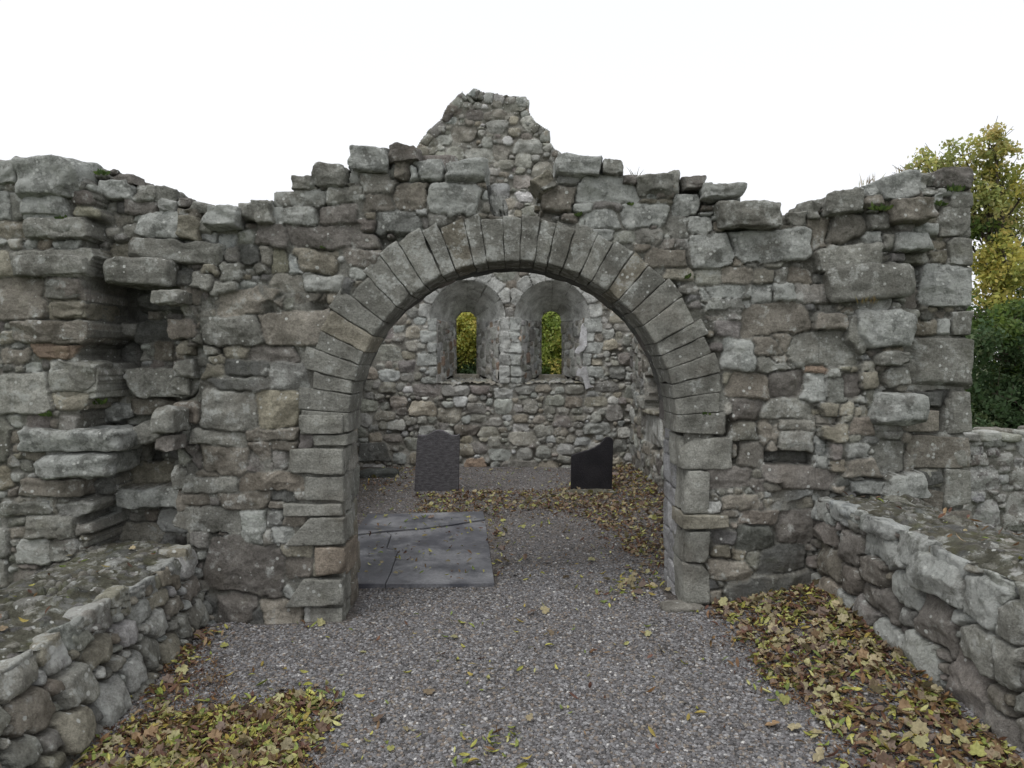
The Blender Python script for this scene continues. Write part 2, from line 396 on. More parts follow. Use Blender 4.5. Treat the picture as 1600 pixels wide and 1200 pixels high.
# ------------------------------------------------------------------ single 3D stones
_top = {}
def cube_top(n):
    if n in _top: return _top[n]
    key = {}; pts = []; fs = []
    def vid(p):
        k = tuple(p)
        if k not in key: key[k] = len(pts); pts.append(k)
        return key[k]
    for ax in range(3):
        for sgn in (0, n):
            for i in range(n):
                for j in range(n):
                    def mk(a, b):
                        p = [0, 0, 0]; p[ax] = sgn; p[(ax + 1) % 3] = a; p[(ax + 2) % 3] = b; return vid(p)
                    f = [mk(i, j), mk(i + 1, j), mk(i + 1, j + 1), mk(i, j + 1)]
                    if sgn == 0: f = f[::-1]
                    fs.append(f)
    _top[n] = (np.array(pts, float) * 2 / n - 1, np.array(fs)); return _top[n]
def rock(quad, y0, y1, seed, k=7, amp=.06, n=9, fine=.004, backquad=None, cuts=0):
    """quad: 4 points (x, z) anticlockwise from lower left, front at y0, back at y1. Rounded, uneven block."""
    p, f = cube_top(n)
    p = np.tanh(p * 1.6) / math.tanh(1.6)
    nrm = (np.abs(p) ** k).sum(1) ** (1 / k)
    q = p / nrm[:, None] * 1.0
    q = q * (1 + amp * fbm(q[:, 0] * 1.3 + seed * 3.1, q[:, 1] * 1.3, q[:, 2] * 1.3, seed=seed, oct=3))[:, None]
    if cuts:
        rc_ = np.random.RandomState(seed + 31)
        for _ in range(cuts):
            nn = rc_.normal(0, 1, 3); nn /= np.linalg.norm(nn)
            ex = np.abs(nn).sum(); dd_ = ex * rc_.uniform(.74, .93)          # plane that slices off a corner or an arris
            over = np.maximum(q @ nn - dd_, 0); q = q - over[:, None] * nn
    s = (q[:, 0] + 1) / 2; t = (q[:, 2] + 1) / 2; d = (q[:, 1] + 1) / 2
    Q = np.array(quad, float); B = Q if backquad is None else np.array(backquad, float)
    def bil(Q): return ((1 - s) * (1 - t))[:, None] * Q[0] + (s * (1 - t))[:, None] * Q[1] + (s * t)[:, None] * Q[2] + ((1 - s) * t)[:, None] * Q[3]
    xz = bil(Q) * (1 - d)[:, None] + bil(B) * d[:, None]
    P_ = np.stack([xz[:, 0], y0 + d * (y1 - y0), xz[:, 1]], -1)
    dd = p / np.linalg.norm(p, axis=1)[:, None]
    a_, b_, c_ = P_[:, 0], P_[:, 1], P_[:, 2]
    chip = np.maximum(vn(a_ * 10 + seed, b_ * 10, c_ * 10, seed=seed + 6) - .15, 0)
    facet = np.abs(vn(a_ * 8 + seed, b_ * 8, c_ * 12, seed=seed + 7))
    P_ += dd * (fine * 1.3 * fbm(a_ * 24, b_ * 24, c_ * 24, seed=seed + 5, oct=3) - fine * 3.2 * chip - fine * 1.8 * facet + fine * .6)[:, None]
    return P_, f
def box_quad(px0, py0, px1, py1, Y, ang=0):
    c = [PY(px0, py1, Y), PY(px1, py1, Y), PY(px1, py0, Y), PY(px0, py0, Y)]
    if ang:
        cx = sum(p[0] for p in c) / 4; cz = sum(p[1] for p in c) / 4; a = math.radians(ang); ca, sa = math.cos(a), math.sin(a)
        c = [(cx + (x - cx) * ca - (z - cz) * sa, cz + (x - cx) * sa + (z - cz) * ca) for x, z in c]
    return c
def rock_obj(name, P_, f, mat, col, parent, seed=0):
    c = np.tile(np.array(col, float), (len(P_), 1))
    c[:, :3] *= (1 + .14 * fbm(P_[:, 0] * 5, P_[:, 1] * 5, P_[:, 2] * 5, seed=seed))[:, None]
    o = make_mesh(name, P_, f, mat, c)
    if parent is not None: under(o, parent)
    return o
class Pile:
    """several rocks that belong to one part"""
    def __init__(self): self.V = []; self.F = []; self.C = []; self.n = 0
    def add(self, P_, f, col):
        c = np.tile(np.array(col, float), (len(P_), 1))
        self.V.append(P_); self.F.append(f + self.n); self.C.append(c); self.n += len(P_)
    def build(self, name, mat, parent=None, smooth=True):
        o = make_mesh(name, np.concatenate(self.V), np.concatenate(self.F), mat, np.concatenate(self.C), smooth=smooth)
        if parent is not None: under(o, parent)
        return o

# ================================================================== GROUND
def sstep(x, a, b):
    t = np.clip((x - a) / (b - a), 0, 1); return t * t * (3 - 2 * t)
def gz(x, y):
    x = np.asarray(x, float); y = np.asarray(y, float)
    z = .035 * np.clip(x, -2.2, 2.2) * (1 - sstep(y, 4.6, 6.5))
    z = z + .012 * vn(x * 1.1, y * 1.1, seed=3) + .005 * vn(x * 4, y * 4, seed=4)
    ws = sstep(x, -1.5, -1.3) * (1 - sstep(x, -.15, 0)) * sstep(y, 4.85, 5.0) * (1 - sstep(y, 7.5, 7.8))
    z = z * (1 - ws) - .012 * ws
    z = z + .10 * np.exp(-((x - 1.75) / .28) ** 2) * np.exp(-((np.minimum(y, 5) - 4.15) / .9) ** 2)
    z = z + .05 * np.exp(-((x - 1.9) / .3) ** 2) * (y < 4.3)
    z = z + .05 * np.exp(-((x + 1.75) / .25) ** 2) * (y < 4.3)
    return z
gm, t_, b_ = nodes('grass_soil')
g_ = t_.nodes.new('ShaderNodeNewGeometry'); n_ = noise_node(t_, g_.outputs['Position'], 3, 6, .7)
link(t_, ramp(t_, n_.outputs[0], .3, .7, (.035, .05, .015, 1), (.08, .10, .03, 1)).outputs[0], b_.inputs['Base Color']); b_.inputs['Roughness'].default_value = 1
R = 400
tag(make_mesh('ground', [(-R, -R, -.16), (R, -R, -.16), (R, R, -.16), (-R, R, -.16)], np.array([[0, 1, 2, 3]]), gm, smooth=False), kind='structure')
nx, ny = 260, 560
GX, GY = np.meshgrid(np.linspace(-2.7, 2.7, nx), np.linspace(-.8, 10.9, ny))
GV = np.stack([GX, GY, gz(GX, GY)], -1).reshape(-1, 3); I_ = np.arange(nx * ny).reshape(ny, nx)
tag(make_mesh('gravel_floor', GV, np.stack([I_[:-1, :-1], I_[:-1, 1:], I_[1:, 1:], I_[1:, :-1]], -1).reshape(-1, 4), M_GRAVEL), kind='structure')

# ================================================================== ARCH WALL and its two ragged ends
rng = random.Random(11)
def basepx(px, py):
    """how far the ragged masonry stands forward of (or behind) the arch wall's face"""
    if px < 150 + 18 * math.sin(py * .045): return .10
    if px < 285 - 12 * math.sin(py * .03): return -.24 if py > 425 else -.04
    if px < 1292: return 0.0
    if px < 1425: return .045
    return -.06
XCEN = 0.0
def px_of(u): return 800 + u * F / YW
def base_uv(u, v):
    px = px_of(u); py = 560 - (v - CZ) * F / YW
    return np.where(px < 150 + 18 * np.sin(py * .045), .10,
           np.where(px < 285 - 12 * np.sin(py * .03), np.where(py > 425, -.24, -.04),
           np.where(px < 1292, 0.0, np.where(px < 1425, .045, -.06))))
convW = lambda x, y: PY(x, y, YW)
ST = []
def T(o, sc, L): ST.extend(trace(L, o, sc, convW, rng, basepx))
T((400, 200), 4, [(100,380,420,480),(425,375,640,465),(105,495,360,600,'l'),(390,485,615,595,'p'),(650,280,890,400),(830,210,965,320),(965,230,1030,320),(1010,190,1170,325,'l'),
 (875,340,1065,510,'b'),(680,405,850,515),(1085,350,1380,540,'l',.02),(740,515,1020,655),(1065,540,1185,610),(5,610,200,740,'p',.01,-8),(210,610,600,740,'p'),(590,660,750,750,'p'),
 (30,745,95,850),(100,770,195,910),(200,800,270,920),(245,755,490,910),(555,755,760,850),(95,920,275,1000),(290,920,535,1015),(0,1005,165,1150),(245,1020,415,1135,'b'),
 (645,580,735,650),(985,510,1060,550),(1020,560,1065,630),(590,880,680,940),(540,940,600,1040),(430,1020,500,1090)])
T((300, 450), 4, [(165,10,570,160,'b',.01,6),(640,25,820,135,'b'),(60,175,415,355,'g',.01,4),(425,140,830,345,'b',.01,5),(540,60,630,140),(185,375,350,445,'y'),(355,360,640,465,'p',-.02),
 (480,470,710,625),(200,455,475,560,'d'),(130,565,475,650,'d',.01),(75,490,190,570,'y'),(95,430,185,485,'y'),(55,650,395,875,'g',.015),(410,645,655,875),(350,880,650,950,'b'),
 (0,895,335,985,'g',.01,-5),(50,985,350,1165,'b',.01,-5),(365,960,490,1140),(500,955,670,1010,'b'),(660,920,750,1005),(515,1030,585,1135),
 (40,40,115,110),(120,60,165,120,'b'),(35,120,130,180),(55,185,140,240),(0,200,40,280),(60,345,135,420),(0,280,50,340)])
T((270, 700), 4, [(25,0,160,145),(480,0,605,145),(135,130,275,185,'b'),(65,180,405,275,'g',.015),(425,170,810,270),(50,295,210,365,'b'),(300,285,585,385,'b'),
 (595,280,750,340,'d'),(750,285,820,335),(590,345,680,390,'b'),(20,370,415,520,'g',0,-8),(420,400,575,615),(580,400,690,495),(700,440,810,490),(620,500,740,600,'l'),(545,525,625,610),(590,620,670,670),
 (675,615,850,680,'y'),(720,695,865,805),(865,730,905,800,'y'),(210,575,700,905,'p',.01,-14),(190,930,270,1040,'d'),(270,925,510,1090,'p'),(555,945,805,1120),(480,1020,550,1100),
 (700,860,760,940,'l',0,40),(120,520,220,620),(810,1000,845,1090,'w')])
T((800, 200), 4, [(190,355,395,510,'b'),(275,305,420,350),(420,315,775,460,'l',.015,-5),(390,475,505,510,'l'),(510,470,690,500),(450,510,655,610,'l'),(690,455,965,610,'l'),(1020,400,1165,535,'l'),
 (985,555,1110,680),(1110,550,1255,650,'l'),(500,620,640,680),(640,640,760,710),(780,640,945,735),(850,760,1075,870,'b'),(945,640,980,690),(940,700,1010,755),(1015,700,1090,750),(765,720,880,770),
 (960,885,1130,945),(1115,665,1370,865,'l',.01,8),(1385,640,1870,830,'l',.012,4),(1155,885,1305,970),(1320,870,1500,960,'b'),(1380,825,1435,865),(1460,840,1530,870),(1510,885,1640,970),
 (1195,990,1490,1120,'l'),(1045,990,1160,1030),(1505,980,1640,1090,'l'),(1225,1140,1355,1190),(1360,1115,1440,1170),(1440,1095,1845,1290,'b'),(1110,1040,1180,1090),(1185,480,1300,510),
 (1175,520,1265,545,'l'),(790,435,1000,460)])
T((1200, 200), 4, [(250,560,375,760),(380,540,600,720),(320,730,680,890,'g',.02,6),(500,650,700,725,'l'),(50,890,130,965),(145,880,275,960),(50,975,180,1070,'l'),(190,975,385,1085),
 (570,430,700,500,'b'),(1190,385,1305,485),(1115,430,1165,480),(1110,490,1310,665,'g',.01),(1160,680,1310,845),(985,845,1310,1105,'l',.01),(1015,435,1105,490),(1020,505,1100,580),(920,590,1095,650,'l',.03),
 (800,600,910,640),(775,670,980,770,'l',.03),(985,700,1160,760),(1050,755,1155,825),(860,775,1040,840),(845,990,965,1125,'p'),(880,850,980,980,'d',-.05),(620,540,740,640,'m'),(700,680,770,770,'m')])
T((1200, 500), 4, [(290,-25,465,65),(475,-20,620,200,'g',0,-25),(130,70,530,270,'g',.01),(30,75,130,205,'b'),(0,200,170,300,'b'),(15,310,230,475,'p'),(210,330,360,500,'l'),(375,360,470,495),(460,340,550,470),
 (560,325,650,425,'y',.02),(240,270,360,320,'o'),(340,515,425,590,'y'),(430,520,515,580,'y'),(520,545,590,605,'y'),(315,600,420,660),(330,650,465,750,'y',.02),(70,620,295,695),(75,700,290,820),
 (0,640,70,820,'b'),(0,835,275,905,'d',-.09,0),(295,740,370,840),(370,770,435,850),(290,845,380,920,'l'),(385,870,465,950),(0,920,415,1050,'p',.01,-3),(475,870,665,970,'b',.02),(490,780,600,865),
 (660,770,840,950,'g',-.03),(700,960,945,1090,'l',.05),(520,1010,685,1080,'l'),(290,1070,430,1180,'l'),(0,1080,260,1180),(715,295,880,410,'g',.03),(860,100,1310,435,'g',0,0),(1165,455,1310,710,'g',0,0),
 (920,455,1160,545,'d'),(830,555,1110,710,'b',-.03),(880,715,1300,930,'g',0,0),(950,960,1130,1060),(1120,940,1305,1190,'g',0,0),(970,1070,1105,1180),(1090,5,1180,95,'l'),(1185,-60,1310,95,'g',0,0),
 (900,0,1085,95),(830,670,865,760,'b'),(840,850,920,930)])
T((980, 450), 4, [(465,0,770,125,'l',.01),(505,140,635,195),(640,120,715,180),(560,195,715,305),(785,305,985,425,'b'),(600,325,800,505,'l',.01,-10),(820,415,1050,515,'g',.01,4),
 (640,540,885,685),(655,700,830,835,'p'),(655,840,825,970),(860,700,1160,820,'g',.01,-3),(835,840,960,1000,'b'),(700,970,850,1130),(665,985,705,1065,'b'),(615,540,640,600),(620,725,655,780),(400,60,460,120)])
T((980, 700), 4, [(510,135,775,250,'p'),(780,195,865,270,'p'),(870,215,960,265),(790,140,840,180),(580,305,820,390,'b'),(500,345,590,400,'w'),(595,385,690,425,'b'),(870,285,1155,380),(715,395,950,465),
 (950,400,1180,605,'p'),(695,480,905,650),(830,620,1120,780,'d',.01,5),(530,530,680,600),(540,615,650,690,'y'),(660,640,750,700),(740,660,820,765),(520,710,770,845,'b'),(565,850,700,890),(520,840,565,900),
 (520,905,575,980,'b'),(620,800,1190,980,'d',.03,10),(1180,270,1280,380,'l')])
T((0, 200), 4, [(-180,430,-10,575),(0,430,130,575,'l'),(125,430,215,575),(220,445,465,590,'l',.02),(-200,590,-10,690),(0,590,235,685),(235,590,595,700,'g',.03,-3),(155,790,620,940,'g',.03),(0,780,130,930,'y'),
 (0,940,340,1190,'b'),(345,950,575,1080),(370,1080,585,1190,'y'),(650,720,790,800,'y',-.05),(510,510,650,560),(690,540,810,600),(640,460,700,500),(710,470,770,520),(790,990,1090,1130,'d',.02),(600,960,770,1190,'d',-.10),
 (1085,890,1215,980,'d'),(1200,920,1350,1010,'g',.03),(1280,865,1380,930,'y',.03),(1385,850,1510,960,'g',.02),(1330,970,1490,1030,'g',.02,8),(1120,1000,1250,1100),(1245,1030,1315,1110),(1320,1060,1370,1120,'b'),
 (1125,1105,1230,1160),(1235,1120,1345,1175),(1420,750,1500,850),(1500,740,1600,850,'d'),(1370,680,1480,760),(200,715,290,750,'l'),(295,715,380,770),(420,735,540,775,'l')])
T((0, 500), 4, [(155,20,600,140,'b',.02),(65,80,150,145,'y'),(75,190,235,265,'b'),(275,160,520,240,'o'),(385,250,655,440,'g',.02),(0,340,380,580,'g',.01),(395,450,590,550,'y'),
 (820,660,960,790,'g',.20),(200,975,560,1090,'b'),(60,1100,420,1200),(715,0,985,120,'d'),(735,320,1220,490,'g',.12),(850,500,1080,595,'b'),(840,145,965,255),(970,160,1090,240),(1100,180,1255,300,'g',.15,15),
 (1050,0,1240,110),(1075,525,1235,640),(690,940,950,1070,'y',.0),(880,760,1080,900,'d'),(665,1080,1100,1200,'l',.15),(560,130,715,300,'d',-.12),(500,1000,690,1100,'d',-.14),(775,825,875,935,'d',-.12),(1115,790,1250,945),(1040,975,1125,1060),(0,620,130,860),(0,900,120,1040),
 (130,700,185,760),(100,600,190,660),(240,600,360,670),(1060,680,1170,770)])
T((0, 800), 3, [(175,5,380,105,'g',.02),(130,115,280,220),(280,110,400,200),(90,60,160,105,'b'),(0,60,85,200),(0,205,80,330)])

RING = []          # voussoir joints: (intrados px, py)
CENX, CENY = 800, 665
jl = [(535,677),(537,645),(545,617),(546,595),(550,567),(559,545),(575,520),(592,497),(614,473),(637,455),(662,443),(691,430),(712,424),(741,414),(761,409),(789,407),
      (812,407),(835,409),(856,411),(880,416),(907,427),(926,437),(951,450),(972,463),(993,482),(1014,502),(1034,532),(1046,550),(1054,573),(1061,598),(1064,622),(1064,648),(1062,677)]
ro = [333,340,319,357,335,334,342,325,338,348,335,333,331,329,327,327,326,327,329,331,327,332,333,332,337,336,342,333,342,335,332,335]
RIN = 257.0
cxw, czw = PY(CENX, CENY, YW); kx = YW / F
def fx(px, py): return PY(px, py, YW)
ring_out = 345 * kx
def opening(U, V, grow=0.0):
    r = np.hypot(U - cxw, V - czw)
    jl_ = PY(541, 700, YW)[0]; jr_ = PY(1064, 700, YW)[0]
    return ((V >= czw) & (r < RIN * kx + grow)) | ((V < czw) & (U > jl_ - grow) & (U < jr_ + grow))
QL = [(467,648,537,676),(488,679,543,698),(452,701,537,741),(477,743,538,783),(442,786,535,806),(460,809,539,852),(492,855,541,903),(452,905,537,949),(482,951,535,984)]
QR = [(1065,649,1135,678),(1061,681,1145,733),(1069,736,1108,803),(1068,806,1139,829),(1068,831,1108,878),(1068,881,1109,953)]
def ringblock(U, V):
    r = np.hypot(U - cxw, V - czw); th = np.arctan2(V - czw, U - cxw)
    bad = opening(U, V) | ((V >= czw - .05) & (r < 322 * kx))
    for i in range(len(ro)):
        a0 = math.atan2(CENY - jl[i][1], jl[i][0] - CENX); a1 = math.atan2(CENY - jl[i + 1][1], jl[i + 1][0] - CENX)
        bad |= (th <= a0) & (th >= a1) & (r < (ro[i] - 3) * kx) & (r > 200 * kx)
    for q in QL + QR:
        x0, z1 = PY(q[0], q[1], YW); x1, z0 = PY(q[2], q[3], YW)
        bad |= (U > x0) & (U < x1) & (V > z0) & (V < z1)
    return bad
u0, u1, v0, v1 = -3.55, 2.878, -.16, 2.92
bu = lambda u, v: float(base_uv(np.array(u), np.array(v)))
ST = [s for s in ST]
n_traced = len(ST)
ALL = fill(ST, u0, u1, v0, v1, rng, [(.18,.34,.08,.15,500,.04),(.09,.2,.06,.11,2500,.08),(.05,.1,.03,.07,9000,.12),(.025,.06,.015,.035,16000,.16)], block=ringblock, offf=bu)
TOP = [(-160,275),(135,272),(150,292),(190,302),(235,308),(270,328),(300,338),(330,350),(402,350),(426,345),(428,300),(455,299),(487,291),(543,291),(549,262),(609,262),(613,251),(690,249),(700,285),(758,285),
 (766,330),(772,338),(844,338),(848,305),(870,290),(872,270),(975,273),(998,284),(1050,282),(1060,303),(1092,303),(1102,315),(1158,318),(1165,352),(1262,352),(1266,335),(1290,326),(1340,322),(1345,308),(1372,305),(1430,288),(1470,290),(1527,292)]
tp = [PY(x, y, YW) for x, y in TOP]
wallpoly = [(tp[0][0] - .5, v0 - 1)] + [(tp[0][0] - .5, tp[0][1])] + tp + [(tp[-1][0], v0 - 1)]
def wmask(lo, hi):
    def f(U, V): return inpoly(U, V, wallpoly) & ~opening(U, V, .02) & (U >= lo) & (U < hi)
    return f
def mapW(U, V, h):
    # behind the front courses the opening widens a little
    k = np.where(h < -.3, 1.0, 0.0); dx, dz = U - cxw, np.maximum(V - czw, 0)
    r_ = np.hypot(dx, dz) + 1e-6; near = k * (r_ < RIN * kx + .06)
    return U + near * dx / r_ * .11, YW - h, V + near * dz / r_ * .06
THK = .62
XL, XR = PY(300, 600, YW)[0], PY(1276, 600, YW)[0]
AW = empty('arch_wall', (0, YW, 0), 'grey rubble stone wall pierced by a round arch with wedge shaped stones', 'wall')
LW = empty('ruined_wall', (-2.6, YW, 0), 'tall broken masonry stub with a dark ragged recess beside the arch wall, above the low mossy wall', 'wall')
RW = empty('ruined_wall', (2.4, YW, 0), 'ragged masonry stub ending in a straight edge of large squared blocks in front of the tree', 'wall')
RES = .0075
for nm, par, lo, hi in (('masonry', LW, u0, XL), ('masonry', AW, XL, XR), ('masonry', RW, XR, u1)):
    lo_ = u0 + RES * round((lo - u0) / RES); hi_ = u0 + RES * round((hi - u0) / RES)
    grid_obj(nm, ALL, lo_, hi_, v0, v1 - .1, RES, mapW, M_STONE, par, mask=wmask(lo_ - 1, hi_ + 1), thick=THK, seed=1, base=base_uv)
    bs = fill([], lo_, hi_, v0, v1, random.Random(5), [(.2,.4,.1,.2,400,.05),(.1,.2,.06,.12,1500,.1)])
    grid_obj('rear_face', bs, lo_, hi_, v0, v1 - .1, .02, lambda U, V, h: (U, YW + THK + h - .01, V), M_STONE, par, mask=lambda U, V: inpoly(U, V, wallpoly) & ~opening(U, V, .12), seed=4)

# voussoirs: each its own wedge
rv = random.Random(3)
for i in range(len(ro)):
    a0 = math.atan2(CENY - jl[i][1], jl[i][0] - CENX); a1 = math.atan2(CENY - jl[i + 1][1], jl[i + 1][0] - CENX)
    g = .0006; A0, A1 = a0 - g, a1 + g
    rr = RIN + rv.uniform(-1, 1); r2 = min(ro[i], 341) + rv.uniform(-4, 2); r3 = r2 + rv.uniform(-5, 5)
    def pt(a, r): return (cxw + math.cos(a) * r * kx, czw + math.sin(a) * r * kx)
    quad = [pt(A0, rr), pt(A1, rr), pt(A1, r3), pt(A0, r2)]
    f0 = YW - rv.uniform(.0, .014)
    P_, f = rock(quad, f0, YW + .36, 100 + i, k=28, amp=.012, n=18, fine=.005)
    c = np.array(PAL['g']); c[:3] *= rv.uniform(.78, 1.08); c[3] = .85 if 7 < i < 24 else .4
    if i in (5, 12, 22): c[:3] *= (1.02, .95, .86)
    rock_obj('voussoir', P_, f, M_DRESS, c, AW, i)
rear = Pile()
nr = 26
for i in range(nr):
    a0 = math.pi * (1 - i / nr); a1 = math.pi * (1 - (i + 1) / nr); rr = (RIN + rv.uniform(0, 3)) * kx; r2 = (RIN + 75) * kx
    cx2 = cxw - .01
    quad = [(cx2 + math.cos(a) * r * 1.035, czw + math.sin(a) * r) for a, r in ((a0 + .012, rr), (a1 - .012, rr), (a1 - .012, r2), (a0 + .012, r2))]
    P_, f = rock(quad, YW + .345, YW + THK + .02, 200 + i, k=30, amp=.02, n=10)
    rear.add(P_, f, pick(rv, 'ddddp'))  # mostly dark tones: the soffit's shade is put into the stone colour
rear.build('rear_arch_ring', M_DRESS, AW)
for qi, q in enumerate(QL + QR):
    x0, z1 = PY(q[0], q[1], YW); x1, z0 = PY(q[2], q[3], YW)
    j = lambda: rv.uniform(-.008, .008)
    quad = [(x0 + j(), z0 + j() + .002), (x1, z0 + j() + .002), (x1, z1 + j()), (x0 + j(), z1 + j())]
    if qi == 5: quad[3] = (x0 + .09, z1); quad[0] = (x0 - .06, z0)
    if qi == 7: quad[3] = (x0 + .09, z1); quad[0] = (x0 - .03, z0)
    P_, f = rock(quad, YW - rv.uniform(.005, .03), YW + rv.uniform(.24, .34), 300 + qi, k=24, amp=.02, n=16, fine=.005, cuts=3)
    c = np.array(PAL['g']); c[:3] *= rv.uniform(.95, 1.2); c[3] = .12
    if qi in (6, 12): c[:3] *= (1.08, .93, .84)
    if qi == 12: c = np.array(PAL['y'])
    rock_obj('quoin', P_, f, M_DRESS, c, AW, qi)
# inner faces of the two jambs behind the quoins
for side, (xa, sgn) in (('l', (PY(541, 700, YW)[0], -1)), ('r', (PY(1064, 700, YW)[0], 1))):
    z = -.12; pl = Pile(); k_ = 0
    while z < czw + .02:
        hh = rv.uniform(.09, .24); z2 = min(z + hh, czw + .03)
        y = YW + .22
        while y < YW + THK:
            yl = rv.uniform(.12, .26); y2 = min(y + yl, YW + THK + .02)
            if YW + THK - y2 < .08: y2 = YW + THK + .02
            xo = xa + sgn * rv.uniform(.0, .012) + (-(.028 + .05 * (y - YW - .27) / .3) if sgn < 0 else (.012 + .02 * (y - YW - .27) / .3))
            quad = sorted([xo, xo + sgn * .2])
            P_, f = rock([(quad[0], z), (quad[1], z), (quad[1], z2 - .006), (quad[0], z2 - .006)], y, y2 - .006, 400 + k_ + (50 if sgn > 0 else 0), k=13, amp=.04, n=7)
            pl.add(P_, f, pick(rv, 'ggby') if sgn < 0 else np.array([.40, .40, .41, .35]) * rv.uniform(.8, 1.1)); k_ += 1
            y = y2
        z = z2
    pl.build('jamb_lining', M_DRESS, AW)

# stones along the broken tops: each a block of its own
def cap(par, x0, y0, x1, y1, code='g', fwd=.0, depth=.38, ang=0, name='capstone', k=None, amp=.07):
    global CAPN
    CAPN += 1
    cx = (x0 + x1) / 2
    quad = box_quad(x0, y0, x1, y1, YW, ang)
    rr_ = random.Random(CAPN * 7)
    quad = [(a + rr_.uniform(-.012, .012), b + rr_.uniform(-.012, .012)) for a, b in quad]
    hgt = abs(quad[2][1] - quad[0][1])
    fy = YW - basepx(cx, (y0 + y1) / 2) - fwd - .015
    P_, f = rock(quad, fy, fy + depth * rr_.uniform(.85, 1.15), 500 + CAPN, k=k or rr_.uniform(9, 18), amp=amp, n=22, fine=.004 if k and k >= 20 else .010, cuts=3 if k and k >= 20 else 12)
    c = np.array(PAL[code]); c[:3] *= rr_.uniform(.85, 1.1)
    rock_obj(name, P_, f, M_STONE, c, par, CAPN)
CAPN = 0
for a in [(455,272,489,296),(487,255,542,295,'g',.02),(545,230,610,270,'l',.03,.4,-4),(608,225,655,252,'p',.02,.35),(612,250,642,282,'b'),(694,250,762,289,'l',.04),(426,297,455,300)][:6]: cap(AW, *a)
for a in [(330,324,381,360,'l',.10,.45),(374,315,428,350,'g',.04,.4),(400,314,427,350,'g',.05),
          (866,242,942,277,'l',.03,.45,-3),(941,248,976,274,'g',.02,.3),(834,268,868,300,'y',.0,.3,40),(840,283,872,296,'g',.03,.3,22),
          (975,271,1000,288,'p'),(996,273,1051,308,'g',.03),(1046,265,1063,302,'g',-.02,.2),(1066,276,1100,292,'p',.0,.3),(1095,282,1118,294,'l',0,.3),
          (1094,289,1162,318,'l',.06,.4,-3),(1118,319,1214,357,'g',.09,.42,-2)]: cap(AW if a[0] < 1276 and a[0] > 305 else LW, *a)
for a in [(1231,330,1265,353,'g',-.02,.35),(1262,313,1288,344,'g',.0,.35),(1282,302,1342,337,'g',.03,.4,6),(1355,286,1380,304,'l',-.05,.3),(1371,271,1436,315,'l',.02,.45,14),(1342,306,1376,326,'b'),
          (1432,269,1459,296,'g',.0,.35),(1455,272,1480,290,'g',-.02,.3),(1472,258,1524,291,'p',.03,.45),(1385,311,1452,351,'b',.07,.4,2)]: cap(RW, *a)
# filler behind and under the right-hand top stones
for a in [(1436,292,1475,300,'g'),(1440,298,1460,312,'d'),(1460,300,1478,315,'l')]: cap(RW, *a)
for a in [(-62,256,-4,298,'l',.02,.5),(-2,257,45,299,'l',.02,.5),(48,253,141,314,'l',.05,.5,3),(45,254,66,272,'g',.0,.4),(141,261,160,276,'g',.0,.3),(163,262,179,271,'p',0,.3),(170,269,204,286,'p',.0,.35),
          (154,281,206,310,'l',.03,.4),(204,285,242,314,'g',.02,.4),(237,292,272,321,'g',.0,.4,-14),(272,308,292,323,'p'),(297,316,341,336,'g',.0,.35,-10),(246,312,278,332,'w',.03,.3,-18),(188,308,248,336,'p',.02,.35,-6),
          (211,330,283,374,'l',.06,.4,-6),(281,338,316,376,'y',.03,.35,-10),(310,334,334,374,'g',.02,.35,-14),(278,322,315,344,'b',.0,.35)]: cap(LW, *a)
for a in [(39,505,150,536,'b'),(96,562,164,610,'g',.02,.35,-4),(99,612,148,638,'y'),(50,744,140,773,'b',.02),(15,775,105,802,'g'),(39,397,157,436,'g',.03,.4),(86,437,146,470,'g',.0,.35,-3),(92,470,148,498,'y'),
          (69,540,131,561,'o',.0,.3,-3),(58,802,130,836,'g'),(59,347,150,376,'g',.02,.4,-3),(53,311,117,348,'l',.02,.4),(76,837,128,868,'g',.0,.3),(158,690,200,742,'g',-.02,.3),(268,730,290,765,'g',.22,.3),(262,632,296,672,'g',.20,.35),(264,678,292,700,'p',.2,.3),(256,590,290,618,'g',.16,.3),(268,768,296,800,'b',.21,.3),(270,560,300,590,'g',.21,.3),(262,500,296,530,'g',.2,.3),(258,455,300,478,'g',.18,.3),(272,532,300,556,'y',.21,.3),(250,430,296,452,'g',.18,.3),(184,452,262,484,'d',.02,.3,2),(190,582,290,624,'g',.08,.35,3),(178,624,262,652,'b',.04,.3)]: cap(LW, *a, name='lip_stone', k=9, amp=.05)
# blocks that stick out of the torn faces
for a in [(199,374,350,411,'g',.07,.4,-5),(171,405,274,444,'g',.13,.4,-4)]: cap(LW, *a, 'projecting_stone', 11, .05)
for a in [(48,667,206,706,'l',.05,.4,0),(72,706,193,742,'l',.05,.4,3),(95,634,186,665,'l',.05,.4,5)]: cap(LW, *a, 'projecting_stone', 7, .06)
for a in [(1286,412,1420,470,'g',.04,.35,7),(1330,482,1423,543,'l',.04,.35,0),(1353,612,1430,661,'l',.10,.4,-3),(1360,546,1414,570,'g',.06,.35,0)]: cap(RW, *a, 'projecting_stone', 9, .05)
for a in [(1496,296,1527,321,'g'),(1478,322,1527,366,'g'),(1490,369,1528,411,'g'),(1446,412,1528,477,'l'),(1497,484,1527,523,'g'),(1415,526,1528,608,'g'),(1491,612,1527,677,'g'),(1421,679,1525,732,'b'),(1482,735,1526,797,'g'),(1440,737,1480,762,'d'),(1444,766,1480,800,'b'),(1484,799,1527,850,'b'),(1426,614,1489,636,'d'),(1407,640,1476,677,'b')]:
    cap(RW, a[0], a[1], a[2], a[3], a[4], .005, .35, 0, 'quoin', 26, .02)
